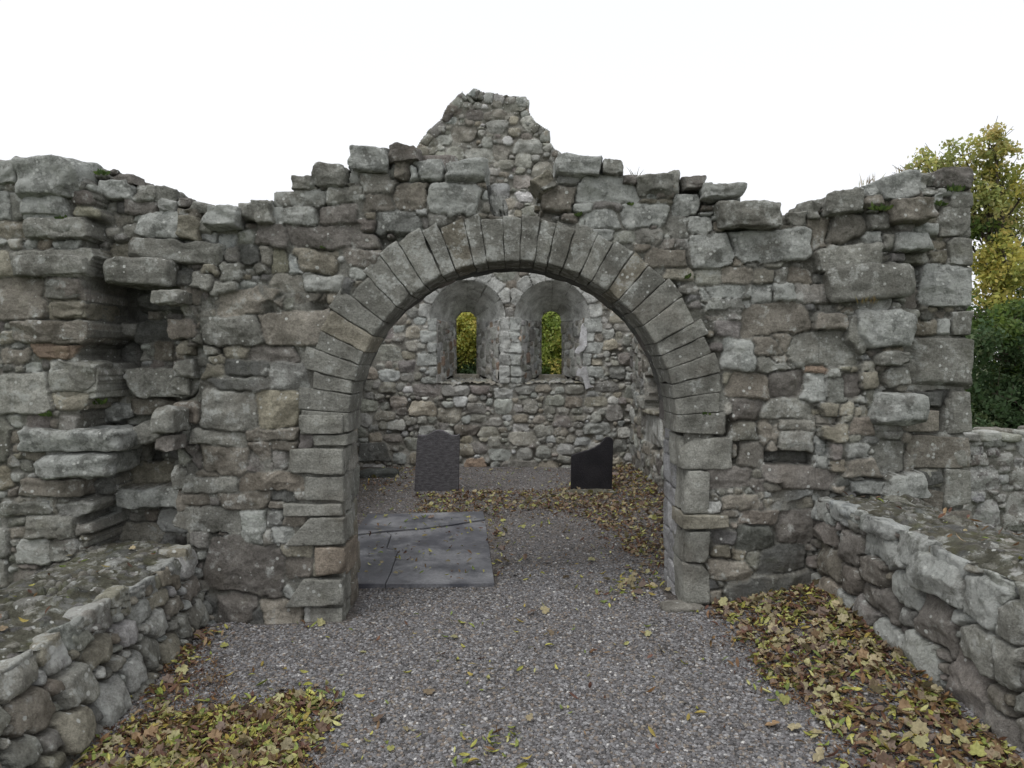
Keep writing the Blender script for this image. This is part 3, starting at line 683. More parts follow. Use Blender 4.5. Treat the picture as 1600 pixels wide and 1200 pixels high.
# upright slates on edge in the gap over the crown
for a in [(757,283,768,334),(766,288,777,336),(776,296,786,337),(786,300,792,336)]:
    cap(AW, *a, 'w' if a[0] > 760 else 'd', -.12, .3, 12, 'upright_slate', 8, .05)
# rubble packed behind the top stones so the wall has depth
for par, lo, hi, cnt in ((LW, -3.4, XL, 60), (AW, XL, XR, 110), (RW, XR, 2.8, 34)):
    pl = Pile(); rr_ = random.Random(hash(round(lo, 2)) % 1000)
    for i in range(cnt):
        x = rr_.uniform(lo + .06, hi - .1)
        zt = np.interp(x, [p[0] for p in tp], [p[1] for p in tp])
        if abs(x) < .22: s_ = .03
        else: s_ = rr_.uniform(.05, .09)
        y = YW + rr_.uniform(.2, .58)
        z = zt + rr_.uniform(-.02, .03)
        sx = s_ * rr_.uniform(1, 1.7)
        P_, f = rock([(x - sx, z - s_ * .7), (x + sx, z - s_ * .7), (x + sx, z + s_ * .7), (x - sx, z + s_ * .7)], y - s_, y + s_, 900 + i, k=5, amp=.1, n=6)
        pl.add(P_, f, pick(rr_))
    pl.build('wall_top_rubble', M_STONE, par)

# ================================================================== LOW SIDE WALLS of the nave
def low_wall(par, sgn, Xtop, kt, Xbot, kb, ztop, thickf, entries, seed, colw):
    """inner face leans from (Xbot) at the ground to (Xtop) at the top"""
    rg = random.Random(seed)
    Xm = (Xtop + Xbot) / 2; km = (kt + kb) / 2
    conv = lambda px, py: PX(px, py, Xm, km)
    st = trace(entries[1], entries[0], 3, conv, rg, wts=colw)
    U0, U1 = -1.2, YW + .02
    st = [s for s in st if s.v + s.b < ztop + .12]
    for s in st:
        if sgn < 0: s.a *= .74; s.b *= .78
        s.rk = min(s.rk, .3)
    st = fill(st, U0, U1, -.3, ztop + .02, rg, [(.16,.28,.10,.18,200,.05),(.1,.2,.08,.14,1200,.1),(.05,.1,.04,.09,4000,.12),(.03,.05,.02,.04,5000,.15)], wts=colw)
    for s in st: s.bul *= 1.7; s.off += .008; s.edge *= .9; s.rk *= .8
    def face(U, V, h):
        f = np.clip((V - 0) / ztop, -.3, 1.1)
        X = (Xbot + kb * (YW - U)) * (1 - f) + (Xtop + kt * (YW - U)) * f
        return X - sgn * h, U, V
    grid_obj('stone_face', st, U0, U1, -.3, ztop - .02, .008, face, M_STONE, par, seed=seed, mdepth=.06, mcol=(.12, .115, .10, .3))
    # capping: uneven mossy mortar with bits of stone, falling gently across the wall
    rc = random.Random(seed + 1)
    tw = thickf
    cs = fill([], U0, U1, 0, tw, rc, [(.08,.2,.06,.14,26,.03),(.012,.04,.012,.03,1500,.02)], wts='gddmmmd')
    def topm(U, V, h):
        X = Xtop + kt * (YW - U) + sgn * (V + .01)
        edge = np.clip(V / .12, 0, 1)
        Z = ztop - .035 + .045 * np.sqrt(edge) + .02 * vn(U * 2.3, V * 4, seed=seed) + h * .8 + .016 * fbm(U * 9, V * 9, seed=seed + 2, oct=4) - .04 * np.clip((V - tw + .1) / .1, 0, 1) ** 2
        return X, U, Z
    grid_obj('mortar_capping', cs, U0, U1, 0, tw, .009, topm, M_CAPM, par, seed=seed + 3, mcol=(.10, .098, .076, .35), mdepth=.004, thick=None)
    os_ = fill([], U0, U1, -.3, ztop, rc, [(.15,.3,.1,.2,300,.06),(.06,.15,.05,.1,1500,.1)], wts=colw)
    grid_obj('outer_face', os_, U0, U1, -.3, ztop - .03, .02, lambda U, V, h: (Xtop + kt * (YW - U) + sgn * (tw + h), U, V), M_STONE, par, seed=seed + 4)
    # edge stones along the inner arris, each a block of its own
    y = YW - .01; i = 0
    while y > -1.1:
        L = rc.uniform(.13, .34); hh = rc.uniform(.09, .17); dp = rc.uniform(.1, .2)
        x0 = Xtop + kt * (YW - y) - sgn * rc.uniform(.008, .03)
        xs = sorted([x0, x0 + sgn * dp])
        zt = ztop + rc.uniform(-.015, .025)
        P_, f = rock([(xs[0], zt - hh), (xs[1], zt - hh), (xs[1], zt - (.02 if sgn > 0 else 0)), (xs[0], zt - (0 if sgn > 0 else .02))], y - L, y - .012, seed * 10 + i, k=rc.uniform(7, 12), amp=.12, n=16, fine=.011, cuts=12)
        c = pick(rc, 'llglyg'); c[3] = .95
        rock_obj('edge_stone', P_, f, M_STONE, c, par, i)
        y -= L; i += 1
LLW = empty('low_wall', (-2.2, 2, 0), 'knee high mossy rubble wall on the left with pale lichened edge stones', 'wall')
LRW = empty('low_wall', (2.2, 2, 0), 'thigh high rubble wall beside the leaf drift with a rough grey mortar top', 'wall')
EL = ((0, 800), [(690,225,800,320,'y'),(655,300,740,365,'w'),(290,730,450,910,'g'),(405,540,500,660),(420,590,570,720,'y'),(575,510,655,640),(635,580,730,730,'g'),
 (680,450,790,600,'w'),(710,580,815,780,'y'),(805,475,855,590,'g'),(860,415,940,560,'g'),(790,395,865,475,'b'),(870,310,955,400),(820,560,920,680,'p'),(545,680,645,830,'w'),(675,735,715,850,'g'),
 (405,785,555,1000,'w',.01),(540,795,670,1000,'g'),(430,930,535,1010,'w'),(210,920,390,1100,'y'),(80,840,290,1040),(395,1000,520,1120,'w'),(180,1120,370,1200),(10,1060,180,1200),(725,360,820,440,'y')])
ER = ((1200, 800), [(330,100,425,240,'p'),(425,120,640,240,'l'),(410,215,530,330),(355,265,420,395),(430,345,600,470,'p'),(670,220,900,380,'l',.02),(575,280,700,440,'l'),(920,320,1100,520,'l',.02),
 (1065,420,1200,600,'g',.02),(690,410,860,640,'p'),(910,540,1070,740,'g',.02),(1090,610,1200,820,'g',.02),(640,580,800,780),(850,660,1010,980),(775,630,835,690,'p'),(490,520,640,650,'l'),(370,500,480,620),
 (220,170,330,320),(235,310,340,440),(340,380,400,470),(400,420,520,520),(1030,960,1200,1120,'p'),(870,470,950,540)])
low_wall(LLW, -1, -1.98, .035, -1.88, .10, .44, .66, EL, 21, 'ggggyywlbd')
low_wall(LRW, 1, 1.90, .035, 1.84, .04, .75, .56, ER, 31, 'gggpppbll')

# ================================================================== GABLE WALL with two splayed lancets
GW = empty('gable_wall', (-.4, YE, 0), 'tall pale rubble gable wall with two narrow round headed windows behind the arch', 'wall')
rg = random.Random(77)
TW = .78
gp = [(-3.0, -1), (-3.0, 2.2)]
for q in [(470,465),(650,232),(655,222),(668,205),(688,187),(700,165),(716,148),(722,143),(727,150),(733,146),(740,138),(750,141),(757,144),(772,145),(790,149),(806,150),(821,150),(827,158),(825,170),(829,180),(836,190),(845,196),(853,200),(859,204),(860,222),(866,232),(874,236),(1010,385)]:
    gp.append(PY(q[0], q[1], YE))
gp += [(3.0, 2.2), (3.0, -1)]
def E(px, py): return PY(px, py, YE)
WINS = [(731, 497, 59, 599, 729, 16.0, 503, 584), (863, 497, 59, 599, 861.5, 15.5, 502, 585)]
YO = YE + TW
wparams = []
for (cx, cy, r, sill, lx, lr, lcy, lsill) in WINS:
    c = E(cx, cy); R_ = r * YE / F; zb = E(cx, sill)[1]
    d = PY(lx, lcy, YO); r2 = lr * YO / F; zb2 = PY(lx, lsill, YO)[1]
    wparams.append((c[0], c[1], R_, zb, d[0], d[1], r2, zb2))
def inwin(U, V, grow=0.0):
    m = np.zeros(U.shape, bool)
    for (x, z, R_, zb, *_r) in wparams:
        m |= ((V >= z) & (np.hypot(U - x, V - z) < R_ + grow)) | ((V < z) & (V > zb - grow) & (np.abs(U - x) < R_ * .82 + grow))
    return m
wt = 'ggggggggbbpplwwy'
gs = []
def qn(px0, py0, px1, py1, code='w', off=.008):
    a = E(px0, py1); b = E(px1, py0)
    c_ = np.array(PAL[code]); c_[:3] *= rg.uniform(.9, 1.1)
    gs.append(stone((a[0] + b[0]) / 2, (a[1] + b[1]) / 2, (b[0] - a[0]) / 2, (b[1] - a[1]) / 2, rg, ang=0, off=off, rk=.12, col=c_, bul=.003, edge=.008))
y = 497; wide = 0
while y < 597:
    h = rg.uniform(15, 22); yb = min(y + h, 599)
    wl = rg.uniform(22, 32) if wide else rg.uniform(10, 16)
    qn(682 - wl, y, 682, yb, 'l'); qn(780, y, 796.5, yb, 'w', .004); qn(797.5, y, 814, yb, 'l', .006); qn(912, y, 912 + (40 - wl), yb, 'l')
    y = yb + 1; wide = 1 - wide
for (cx, cy, r, *_r) in WINS:       # light ring of stones over each splay
    for k in range(9):
        th = math.pi * (k + .5) / 9; rr = r + 9
        if cx < 800 and k < 1 or cx > 800 and k > 7: continue
        c = E(cx + math.cos(th) * rr, cy - math.sin(th) * rr)
        col = np.array(PAL['w']); col[:3] *= rg.uniform(.85, 1.05)
        gs.append(stone(c[0], c[1], .10, .085, rg, ang=th + math.pi / 2, off=.006, rk=.12, col=col, bul=.003, edge=.008))
qn(560, 692, 607, 720, 'd', .03); qn(727, 718, 758, 730, 'o'); qn(772, 608, 800, 622, 'w')
for px, py in ((712, 505), (826, 516), (808, 528), (823, 558), (828, 584), (700, 560), (905, 500)): qn(px - 9, py - 5, px + 9, py + 5, 'o')
rkc = lambda: rg.uniform(.45, .95)
gs = fill(gs, -3.0, 3.0, -.1, 5.8, rg, [(.22,.42,.13,.24,900,.05),(.14,.28,.1,.18,4000,.07),(.08,.16,.06,.12,12000,.10),(.04,.08,.03,.06,16000,.12)], block=lambda U, V: inwin(U, V, .01), wts=wt, rk=rkc)
for s in gs: s.col[:3] *= 1.28; s.bul *= 1.15  # gable stones lightened: haze and sky glare put into their colour
MORT = (.28, .272, .245, .35)
zsplit = 2.62
grid_obj('masonry', gs, -3.0, 3.0, -.1, 5.8, .0125, lambda U, V, h: (U, YE - h, V), M_EAST, GW, mask=lambda U, V: inpoly(U, V, gp) & ~inwin(U, V, 0), thick=None, seed=41, mcol=MORT, mdepth=.024)
# rim of the gable and its outer face with the two lancet holes
def inlan(U, V):
    m = np.zeros(U.shape, bool)
    for (x, z, R_, zb, x2, z2, r2, zb2) in wparams:
        m |= ((V >= z2) & (np.hypot(U - x2, V - z2) < r2)) | ((V < z2) & (V > zb2) & (np.abs(U - x2) < r2))
    return m
ob = fill([], -3, 3, -.1, 5.8, random.Random(9), [(.2,.4,.12,.22,1500,.05),(.1,.2,.08,.14,5000,.1)], wts=wt)
grid_obj('outer_face', ob, -3.0, 3.0, -.1, 5.8, .0165, lambda U, V, h: (U, YO + h, V), M_EAST, GW, mask=lambda U, V: inpoly(U, V, gp) & ~inlan(U, V), seed=43, mcol=MORT)
rim = Pile()
for i in range(len(gp) - 1):
    a, b = np.array(gp[i]), np.array(gp[i + 1]); L = np.linalg.norm(b - a); n = max(1, int(L / .24))
    for k in range(n):
        p = a + (b - a) * k / n; q = a + (b - a) * (k + 1) / n
        if p[1] < -.1 and q[1] < -.1: continue
        d = (q - p); nn = np.array([d[1], -d[0]]) / max(np.linalg.norm(d), 1e-6); w_ = .14
        inn = nn * w_; y_ = YE - .01
        while y_ < YO:
            yl = rg.uniform(.18, .3)
            j = nn * rg.uniform(-.03, .02)
            quad = [p + inn + j, q + inn + j, q - j * .5, p - j * .5]
            P_, f = rock([tuple(v) for v in quad][::1], y_, min(y_ + yl, YO + .02), int(rg.random() * 1e5), k=6, amp=.09, n=5)
            rim.add(P_, f, pick(rg, wt)); y_ += yl
rim.build('gable_edge_stones', M_EAST, GW)
# splays: the surface that narrows from the wide inner arch to each lancet
M_SPLAY = stone_mat('splay_stone', .3, .08, .6)
for wi, (x, z, R_, zb, x2, z2, r2, zb2) in enumerate(wparams):
    lan = empty('tmp', (0, 0, 0), 'x', 'x'); bpy.data.objects.remove(lan)
    Rs = R_ * 1.0
    # profile length parameter: left jamb, semicircle, right jamb, sill
    jh = z - zb; jh2 = z2 - zb2
    Ltot = jh + math.pi * Rs + jh
    ss = []; rs_ = random.Random(60 + wi); D = TW
    s0 = 0
    for lo, hi, dressed in ((0, jh, False), (jh, jh + math.pi * Rs, True), (jh + math.pi * Rs, Ltot, False)):
        if dressed:
            nb = 6
            for k in range(nb):
                a_ = lo + (hi - lo) * (k + .5) / nb; wd = (hi - lo) / nb / 2 * .985
                for (d0, d1) in ((0, D * .5), (D * .5, D)) if k % 2 else ((0, D * .62), (D * .62, D)):
                    c_ = np.array(PAL['w']) * rs_.uniform(1.15, 1.6); c_[3] = .05
                    ss.append(stone(a_, (d0 + d1) / 2, wd, (d1 - d0) / 2 * .985, rs_, ang=0, off=rs_.uniform(-.003, .003), rk=.05, col=c_, bul=.001, edge=.008))
    ss = fill(ss, 0, Ltot, 0, D, rs_, [(.1,.22,.2,.4,60,.05),(.08,.16,.1,.2,300,.06),(.04,.08,.04,.08,900,.1)], wts='wgggbwwo')
    for s in ss: s.tp *= .3; s.tx *= .3; s.ty *= .3
    def prof(U, V, h, x=x, z=z, R_=Rs, x2=x2, z2=z2, r2=r2, jh=jh, jh2=jh2, Ltot=Ltot, D=D):
        t = np.clip(V / D, 0, 1)
        th = np.clip((U - jh) / (math.pi * R_), 0, 1) * math.pi
        ox = -np.cos(th); oz = np.sin(th)
        zl = np.where(U < jh, (U - jh), np.where(U > Ltot - jh, Ltot - jh - U, 0)); zl2 = zl * (jh2 / jh)
        sc = np.where(zl < 0, .82 + .18 * np.clip(1 + zl / .03, 0, 1), 1.0)
        X = (x + ox * R_ * sc) * (1 - t) + (x2 + ox * r2) * t
        Z = (z + oz * R_ + zl) * (1 - t) + (z2 + oz * r2 + zl2) * t
        return X - ox * h, YE - .004 + V, Z - oz * h
    o = grid_obj('window_splay', ss, 0, Ltot - (Ltot % .0125), 0, D, .0125 if D % .0125 < 1e-9 else D / 62, prof, M_SPLAY, GW, seed=50 + wi, mcol=(.42, .415, .40, .2), mdepth=.014, warp=.5, rough=.49)
    # rubble slope below the lancet and its narrow sill stone
    sr = fill([], -1, 1, 0, D, rs_, [(.2,.4,.1,.2,200,.05),(.1,.2,.06,.14,600,.08),(.05,.1,.04,.08,2000,.1)], wts='gywgbyg')
    def slope(U, V, h, x=x, zb=zb, x2=x2, zb2=zb2, R_=R_, r2=r2, D=D):
        t = V / D; X = (x + U * R_ * .85) * (1 - t) + (x2 + U * r2 * 1.2) * t
        return X, YE - .01 + V, zb + (zb2 - .05 - zb) * t + h * .8 + .01
    for q_ in sr: q_.u *= 1
    grid_obj('window_slope', sr, -1, 1, 0, D, D / 50, slope, M_EAST, GW, seed=55 + wi, mcol=MORT)
    P_, f = rock([(x2 - r2 * 1.3, zb2 - .09), (x2 + r2 * 1.3, zb2 - .09), (x2 + r2 * 1.3, zb2 - .002), (x2 - r2 * 1.3, zb2 - .002)], YO - .16, YO + .03, 700 + wi, k=20, amp=.02, n=12)
    rock_obj('window_sill', P_, f, M_SPLAY, (.34, .32, .27, .1), GW)
# old white render left on the masonry right of the windows
def patch(name, pts, off):
    pts = [E(*p) for p in pts]
    n = 60; xs = [p[0] for p in pts]; zs = [p[1] for p in pts]
    U, V = np.meshgrid(np.linspace(min(xs), max(xs), n), np.linspace(min(zs), max(zs), n))
    inc = inpoly(U[:-1, :-1] + .015 * vn(U[:-1, :-1] * 25, V[:-1, :-1] * 25, seed=7), V[:-1, :-1] + .02 * vn(U[:-1, :-1] * 22, V[:-1, :-1] * 22, seed=9), pts)
    id_ = np.arange(n * n).reshape(n, n); q = np.stack([id_[:-1, :-1], id_[:-1, 1:], id_[1:, 1:], id_[1:, :-1]], -1)[inc]
    Y = YE - off - .004 * fbm(U * 12, V * 12, seed=3)
    P_ = np.stack([U, Y, V], -1).reshape(-1, 3)
    used = np.unique(q); rm = np.full(len(P_), -1); rm[used] = np.arange(len(used))
    o = make_mesh(name, P_[used], rm[q], M_SPLAY, np.tile([.50, .50, .51, .1], (len(used), 1))); under(o, GW)
    sm = o.modifiers.new('thick', 'SOLIDIFY'); sm.thickness = .02; sm.offset = -1 if False else 0
patch('render_patch', [(911,505),(917,520),(917,540),(912,547),(904,555),(897,550),(905,540),(906,515)], .022)
patch('render_patch', [(903,575),(915,573),(922,600),(928,606),(914,608),(910,590),(900,586)], .022)

# chancel side walls
def side_wall(par, X0, k, sgn, seed, extra=(), zt=2.1):
    rg = random.Random(seed)
    conv = lambda px, py: PX(px, py, X0, k)
    st = trace(list(extra), (0, 0), 1, conv, rg, wts=wt)
    U0, U1 = YW + THK - .02, YE + .02
    st = fill(st, U0, U1, -.1, zt, rg, [(.2,.4,.13,.24,500,.05),(.1,.2,.08,.14,2500,.08),(.05,.1,.04,.08,6000,.1)], wts=wt)
    poly = [(U0 - .1, -1), (U0 - .1, zt - .2)] + [(U0 + (U1 - U0) * i / 12, zt - .1 + rg.uniform(-.12, .1)) for i in range(13)] + [(U1 + .1, zt), (U1 + .1, -1)]
    grid_obj('masonry', st, U0, U1, -.1, zt + .1, .0125, lambda U, V, h: (X0 + k * (YW - U) - sgn * h, U, V), M_EAST, par, mask=lambda U, V: inpoly(U, V, poly), thick=.7, seed=seed, mcol=MORT)
    grid_obj('outer_face', st, U0, U1, -.1, zt + .1, .03, lambda U, V, h: (X0 + k * (YW - U) + sgn * (.7 + h * .5), U, V), M_EAST, par, mask=lambda U, V: inpoly(U, V, poly), seed=seed + 1, mcol=MORT)
SR = empty('side_wall', (2.2, 7.7, 0), 'rough rubble side wall with a dark hole, glimpsed behind the plastered right jamb of the arch', 'wall')
SL = empty('side_wall', (-2.5, 7.7, 0), 'rubble side wall of the inner room, hidden behind the left pier of the arch', 'wall')
side_wall(SR, 1.96, .038, 1, 81, [(1008,592,1034,612,'d',-.28,0),(1012,617,1034,640,'d',-.28,0),(1000,620,1011,637,'g',.06),(1004,641,1030,646,'y',.03),(1004,650,1033,694,'w',-.03,0),(1004,698,1014,707,'b'),(1016,700,1028,706,'d',-.1)])
side_wall(SL, -2.1, .03, -1, 91)

# far boundary wall behind the right end
BW = empty('boundary_wall', (6, 6.6, 0), 'low lichened rubble boundary wall far right, below the dark bush', 'wall')
YB = 6.5
rb = random.Random(5)
bs = fill([], 3.0, 9.0, -.16, .92, rb, [(.16,.34,.12,.26,500,.05),(.08,.16,.06,.14,2500,.08),(.04,.08,.03,.06,5000,.1)], wts='gggglllpb')
for s in bs: s.bul *= 2; s.col[:3] *= (.92, .88, .92); s.col[3] = 1.1
grid_obj('masonry', bs, 3.0, 9.0, -.16, .86, .011, lambda U, V, h: (U, YB - h, V), M_STONE, BW, seed=6, thick=.5)
grid_obj('outer_face', bs, 3.0, 9.0, -.16, .86, .03, lambda U, V, h: (U, YB + .5 + h, V), M_STONE, BW, seed=8)
pl = Pile(); x = 3.0
while x < 8.9:
    for yy in (YB - .03, YB + .2):
        w_ = rb.uniform(.15, .3); h_ = rb.uniform(.07, .12)
        P_, f = rock([(x, .83), (x + w_, .83), (x + w_, .83 + h_), (x, .83 + h_)], yy, yy + rb.uniform(.2, .28), int(x * 100), k=5, amp=.12, n=7)
        pl.add(P_, f, pick(rb, 'glgp'))
    x += w_ * .95
pl.build('coping', M_STONE, BW)

# ================================================================== GRAVE SLABS AND HEADSTONES
def slate_mat(name, c0, c1, scale, rough, stretch=(1, 1, 1), mot=.5):
    m, t, b = nodes(name)
    tc = t.nodes.new('ShaderNodeNewGeometry'); mp = t.nodes.new('ShaderNodeMapping'); mp.inputs['Scale'].default_value = stretch
    link(t, tc.outputs['Position'], mp.inputs['Vector'])
    n = noise_node(t, mp.outputs[0], scale, 6, .6); r = ramp(t, n.outputs[0], .38, .66, c0, c1)
    n2 = noise_node(t, mp.outputs[0], scale * 12, 5, .7); r2 = ramp(t, n2.outputs[0], .3, .7, (1 - mot, 1 - mot, 1 - mot, 1), (1 + mot, 1 + mot, 1 + mot, 1))
    link(t, mixc(t, 1.0, r.outputs[0], r2.outputs[0], 'MULTIPLY'), b.inputs['Base Color'])
    b.inputs['Roughness'].default_value = rough; b.inputs['Specular IOR Level'].default_value = .3
    bu = t.nodes.new('ShaderNodeBump'); bu.inputs['Strength'].default_value = .6; bu.inputs['Distance'].default_value = .012
    link(t, n2.outputs[0], bu.inputs['Height']); link(t, bu.outputs[0], b.inputs['Normal'])
    return m
def slate(name, outline, thick, y, mat, lean=0, n=1, seed=0):
    """headstone: outline (x, z) polygon given real thickness, with softened arrises"""
    import bmesh
    bm = bmesh.new()
    vs = [bm.verts.new((x, 0, z)) for x, z in outline]
    f = bm.faces.new(vs); bm.normal_update()
    if f.normal.y > 0: f.normal_flip()
    ext = bmesh.ops.extrude_face_region(bm, geom=[f])
    for v in [g for g in ext['geom'] if isinstance(g, bmesh.types.BMVert)]: v.co.y += thick
    bmesh.ops.recalc_face_normals(bm, faces=bm.faces)
    bmesh.ops.bevel(bm, geom=[e for e in bm.edges if e.calc_face_angle(0) > .6], offset=.008, segments=2, affect='EDGES', profile=.6)
    me = bpy.data.meshes.new(name); bm.to_mesh(me); bm.free(); me.materials.append(mat)
    o = bpy.data.objects.new(name, me); COL.objects.link(o); o.location = (0, y, 0); o.rotation_euler = (lean, 0, 0)
    return o
YH = PZ(680, 768, .0)[1]
M_HS1 = slate_mat('weathered_slate', (.07, .067, .071, 1), (.15, .144, .154, 1), 10, .8, (1.6, 1, 5), .8)
M_HS2 = slate_mat('dark_slate', (.014, .013, .016, 1), (.026, .024, .028, 1), 5, .6, (1, 1, 1), .3)
def hp(px, py): return PY(px, py, YH)
o1 = [hp(647, 775), hp(716, 775), hp(717.5, 700), hp(718, 678), hp(716, 679)]
for i in range(15):
    a = i / 14; px = 713 - a * 57
    py = 680.5 - 8.5 * (math.sin(math.pi * min(max((a - .12) / .72, 0), 1)) ** 1.4) + a * 0
    o1.append(hp(px, py))
o1 += [hp(653, 679.5), hp(651, 690), hp(648.5, 740)]
tag(slate('headstone', o1, .09, YH, M_HS1, -.02), 'grey headstone with an arched top and rough striped face', 'headstone')
YH2 = PZ(925, 768, 0)[1]
o2 = [PY(x, y, YH2) for x, y in [(892,770),(956,768),(957.5,730),(958.5,689),(957,685.5),(953,683.5),(948,683),(945,685.5),(942.5,689),(940,691.5),(938,694.5),(934,696.5),(930,699.5),(925,701.5),(920,703.8),(914,705),(908,707),(902,708.3),(898,710),(894,711.5),(892.8,713),(892.5,730)]]
h2 = slate('headstone', o2, .07, YH2, M_HS2, -.01)
tag(h2, 'black broken headstone with its top snapped off on a slant', 'headstone')
def flat_rock(name, px, py, w, d, h, col, label, cat, seed, z=None, mat=M_STONE, ang=0):
    z0 = 0; x, y = PZ(px, py, .02); z0 = float(gz(x, y)) if z is None else z
    P_, f = rock([(-w / 2, -h * .4), (w / 2, -h * .4), (w / 2, h * .6), (-w / 2, h * .6)], -d / 2, d / 2, seed, k=4.5, amp=.12, n=10)
    c = np.tile(np.array(col, float), (len(P_), 1))
    o = make_mesh(name, P_, f, mat, c); o.location = (x, y, z0); o.rotation_euler = (0, 0, ang)
    return tag(o, label, cat)
flat_rock('base_stone', 922, 768, .60, .26, .05, (.13, .125, .10, .3), 'flat mossy stone under the black broken headstone', 'stone', 51)
flat_rock('grave_marker', 592, 742, .52, .36, .16, (.085, .09, .085, .15), 'low dark oval stone in the gravel, left of the arched headstone', 'stone', 52)
flat_rock('flat_stone', 1212, 966, .20, .13, .05, (.30, .27, .23, .3), 'small pale flat stone resting on the leaves beside the right pier', 'stone', 53, z=.10)
flat_rock('base_stone', 1066, 955, .26, .16, .05, (.25, .24, .215, .2), 'pale grey footing stone at the foot of the right arch jamb', 'stone', 54)
flat_rock('flat_stone', 965, 741, .20, .14, .05, (.28, .21, .18, .2), 'small pinkish stone in the leaves right of the black headstone', 'stone', 55)
# ledger slab, cracked across its head
def slab_mat():
    m, t, b = nodes('worn_slate_slab')
    g = t.nodes.new('ShaderNodeNewGeometry'); pos = g.outputs['Position']
    n = noise_node(t, pos, 2.4, 5, .6); r = ramp(t, n.outputs[0], .42, .62, (.085, .088, .102, 1), (.24, .24, .25, 1))
    n2 = noise_node(t, pos, 1.1, 2, .5); c = mixc(t, mth(t, 'MULTIPLY', ramp(t, n2.outputs[0], .45, .6).outputs[0], .5), r.outputs[0], (.07, .07, .085, 1))
    n3 = noise_node(t, pos, 60, 6, .75); c = mixc(t, 1.0, c, ramp(t, n3.outputs[0], .3, .7, (.65, .65, .65, 1), (1.3, 1.3, 1.3, 1)).outputs[0], 'MULTIPLY')
    n4 = noise_node(t, pos, 14, 7, .75); c = mixc(t, mth(t, 'MULTIPLY', ramp(t, n4.outputs[0], .56, .66).outputs[0], .5), c, (.27, .27, .265, 1))
    n5 = noise_node(t, pos, 11, 5, .7); c = mixc(t, mth(t, 'MULTIPLY', ramp(t, n5.outputs[0], .55, .68).outputs[0], .5), c, (.06, .06, .068, 1))
    link(t, c, b.inputs['Base Color'])
    link(t, ramp(t, n.outputs[0], .42, .62, (.32, .32, .32, 1), (.6, .6, .6, 1)).outputs[0], b.inputs['Roughness'])
    bu = t.nodes.new('ShaderNodeBump'); bu.inputs['Strength'].default_value = .25; bu.inputs['Distance'].default_value = .006
    link(t, n3.outputs[0], bu.inputs['Height']); link(t, bu.outputs[0], b.inputs['Normal'])
    return m
M_SLAB = slab_mat()
zs_ = .012
GS = empty('grave_slab', (-.7, 6.1, 0), 'large dark slate ledger slab lying flat in the gravel, cracked in several pieces', 'grave slab')
def piece(pts, dz=0):
    import bmesh
    bm = bmesh.new()
    W = [PZ(x, y, zs_) for x, y in pts]
    vs = [bm.verts.new((x, y, zs_ + dz)) for x, y in W]; f = bm.faces.new(vs); bm.normal_update()
    if f.normal.z < 0: f.normal_flip()
    ext = bmesh.ops.extrude_face_region(bm, geom=[f])
    for v in [g for g in ext['geom'] if isinstance(g, bmesh.types.BMVert)]: v.co.z -= .09
    bmesh.ops.recalc_face_normals(bm, faces=bm.faces)
    bmesh.ops.bevel(bm, geom=[e for e in bm.edges if e.calc_face_angle(0) > .6], offset=.003, segments=2, affect='EDGES')
    me = bpy.data.meshes.new('slab_piece'); bm.to_mesh(me); bm.free(); me.materials.append(M_SLAB)
    o = bpy.data.objects.new('slab_piece', me); COL.objects.link(o); under(o, GS)
g = .5
crackA = [(757.6,812.6),(735,816),(715,819.5),(697,822),(680,824),(665,826),(640,828),(600,831),(560,836)]
piece([(574,804),(660,802.5),(755,799.5)] + [(x, y - g) for x, y in crackA] + [(552,838)], .006)
crackB = [(624,860),(620,866),(618,874),(614,884),(611,894),(606,904),(602,912.5)]
crackC = [(606,831.5),(611,836),(607,848),(604,857),(613,859),(624,860)]
piece([(x + g, y + .3) for x, y in crackC][::-1][:0] + [(605,832),(640,829),(665,827),(680,825),(697,823),(715,820.5),(735,817),(758,813.6),(765,860),(772.5,911.5),(700,912.5),(603,912.8)] + [(x + g, y) for x, y in crackB[::-1][1:]] + [(613.5,858.5),(604.8,856.8),(607.8,848),(611.8,836)])
piece([(546,838),(560,837),(604,832)] + [(x - g, y) for x, y in crackC[1:]] + [(x - g, y) for x, y in crackB[1:]] + [(470,913)], .002)

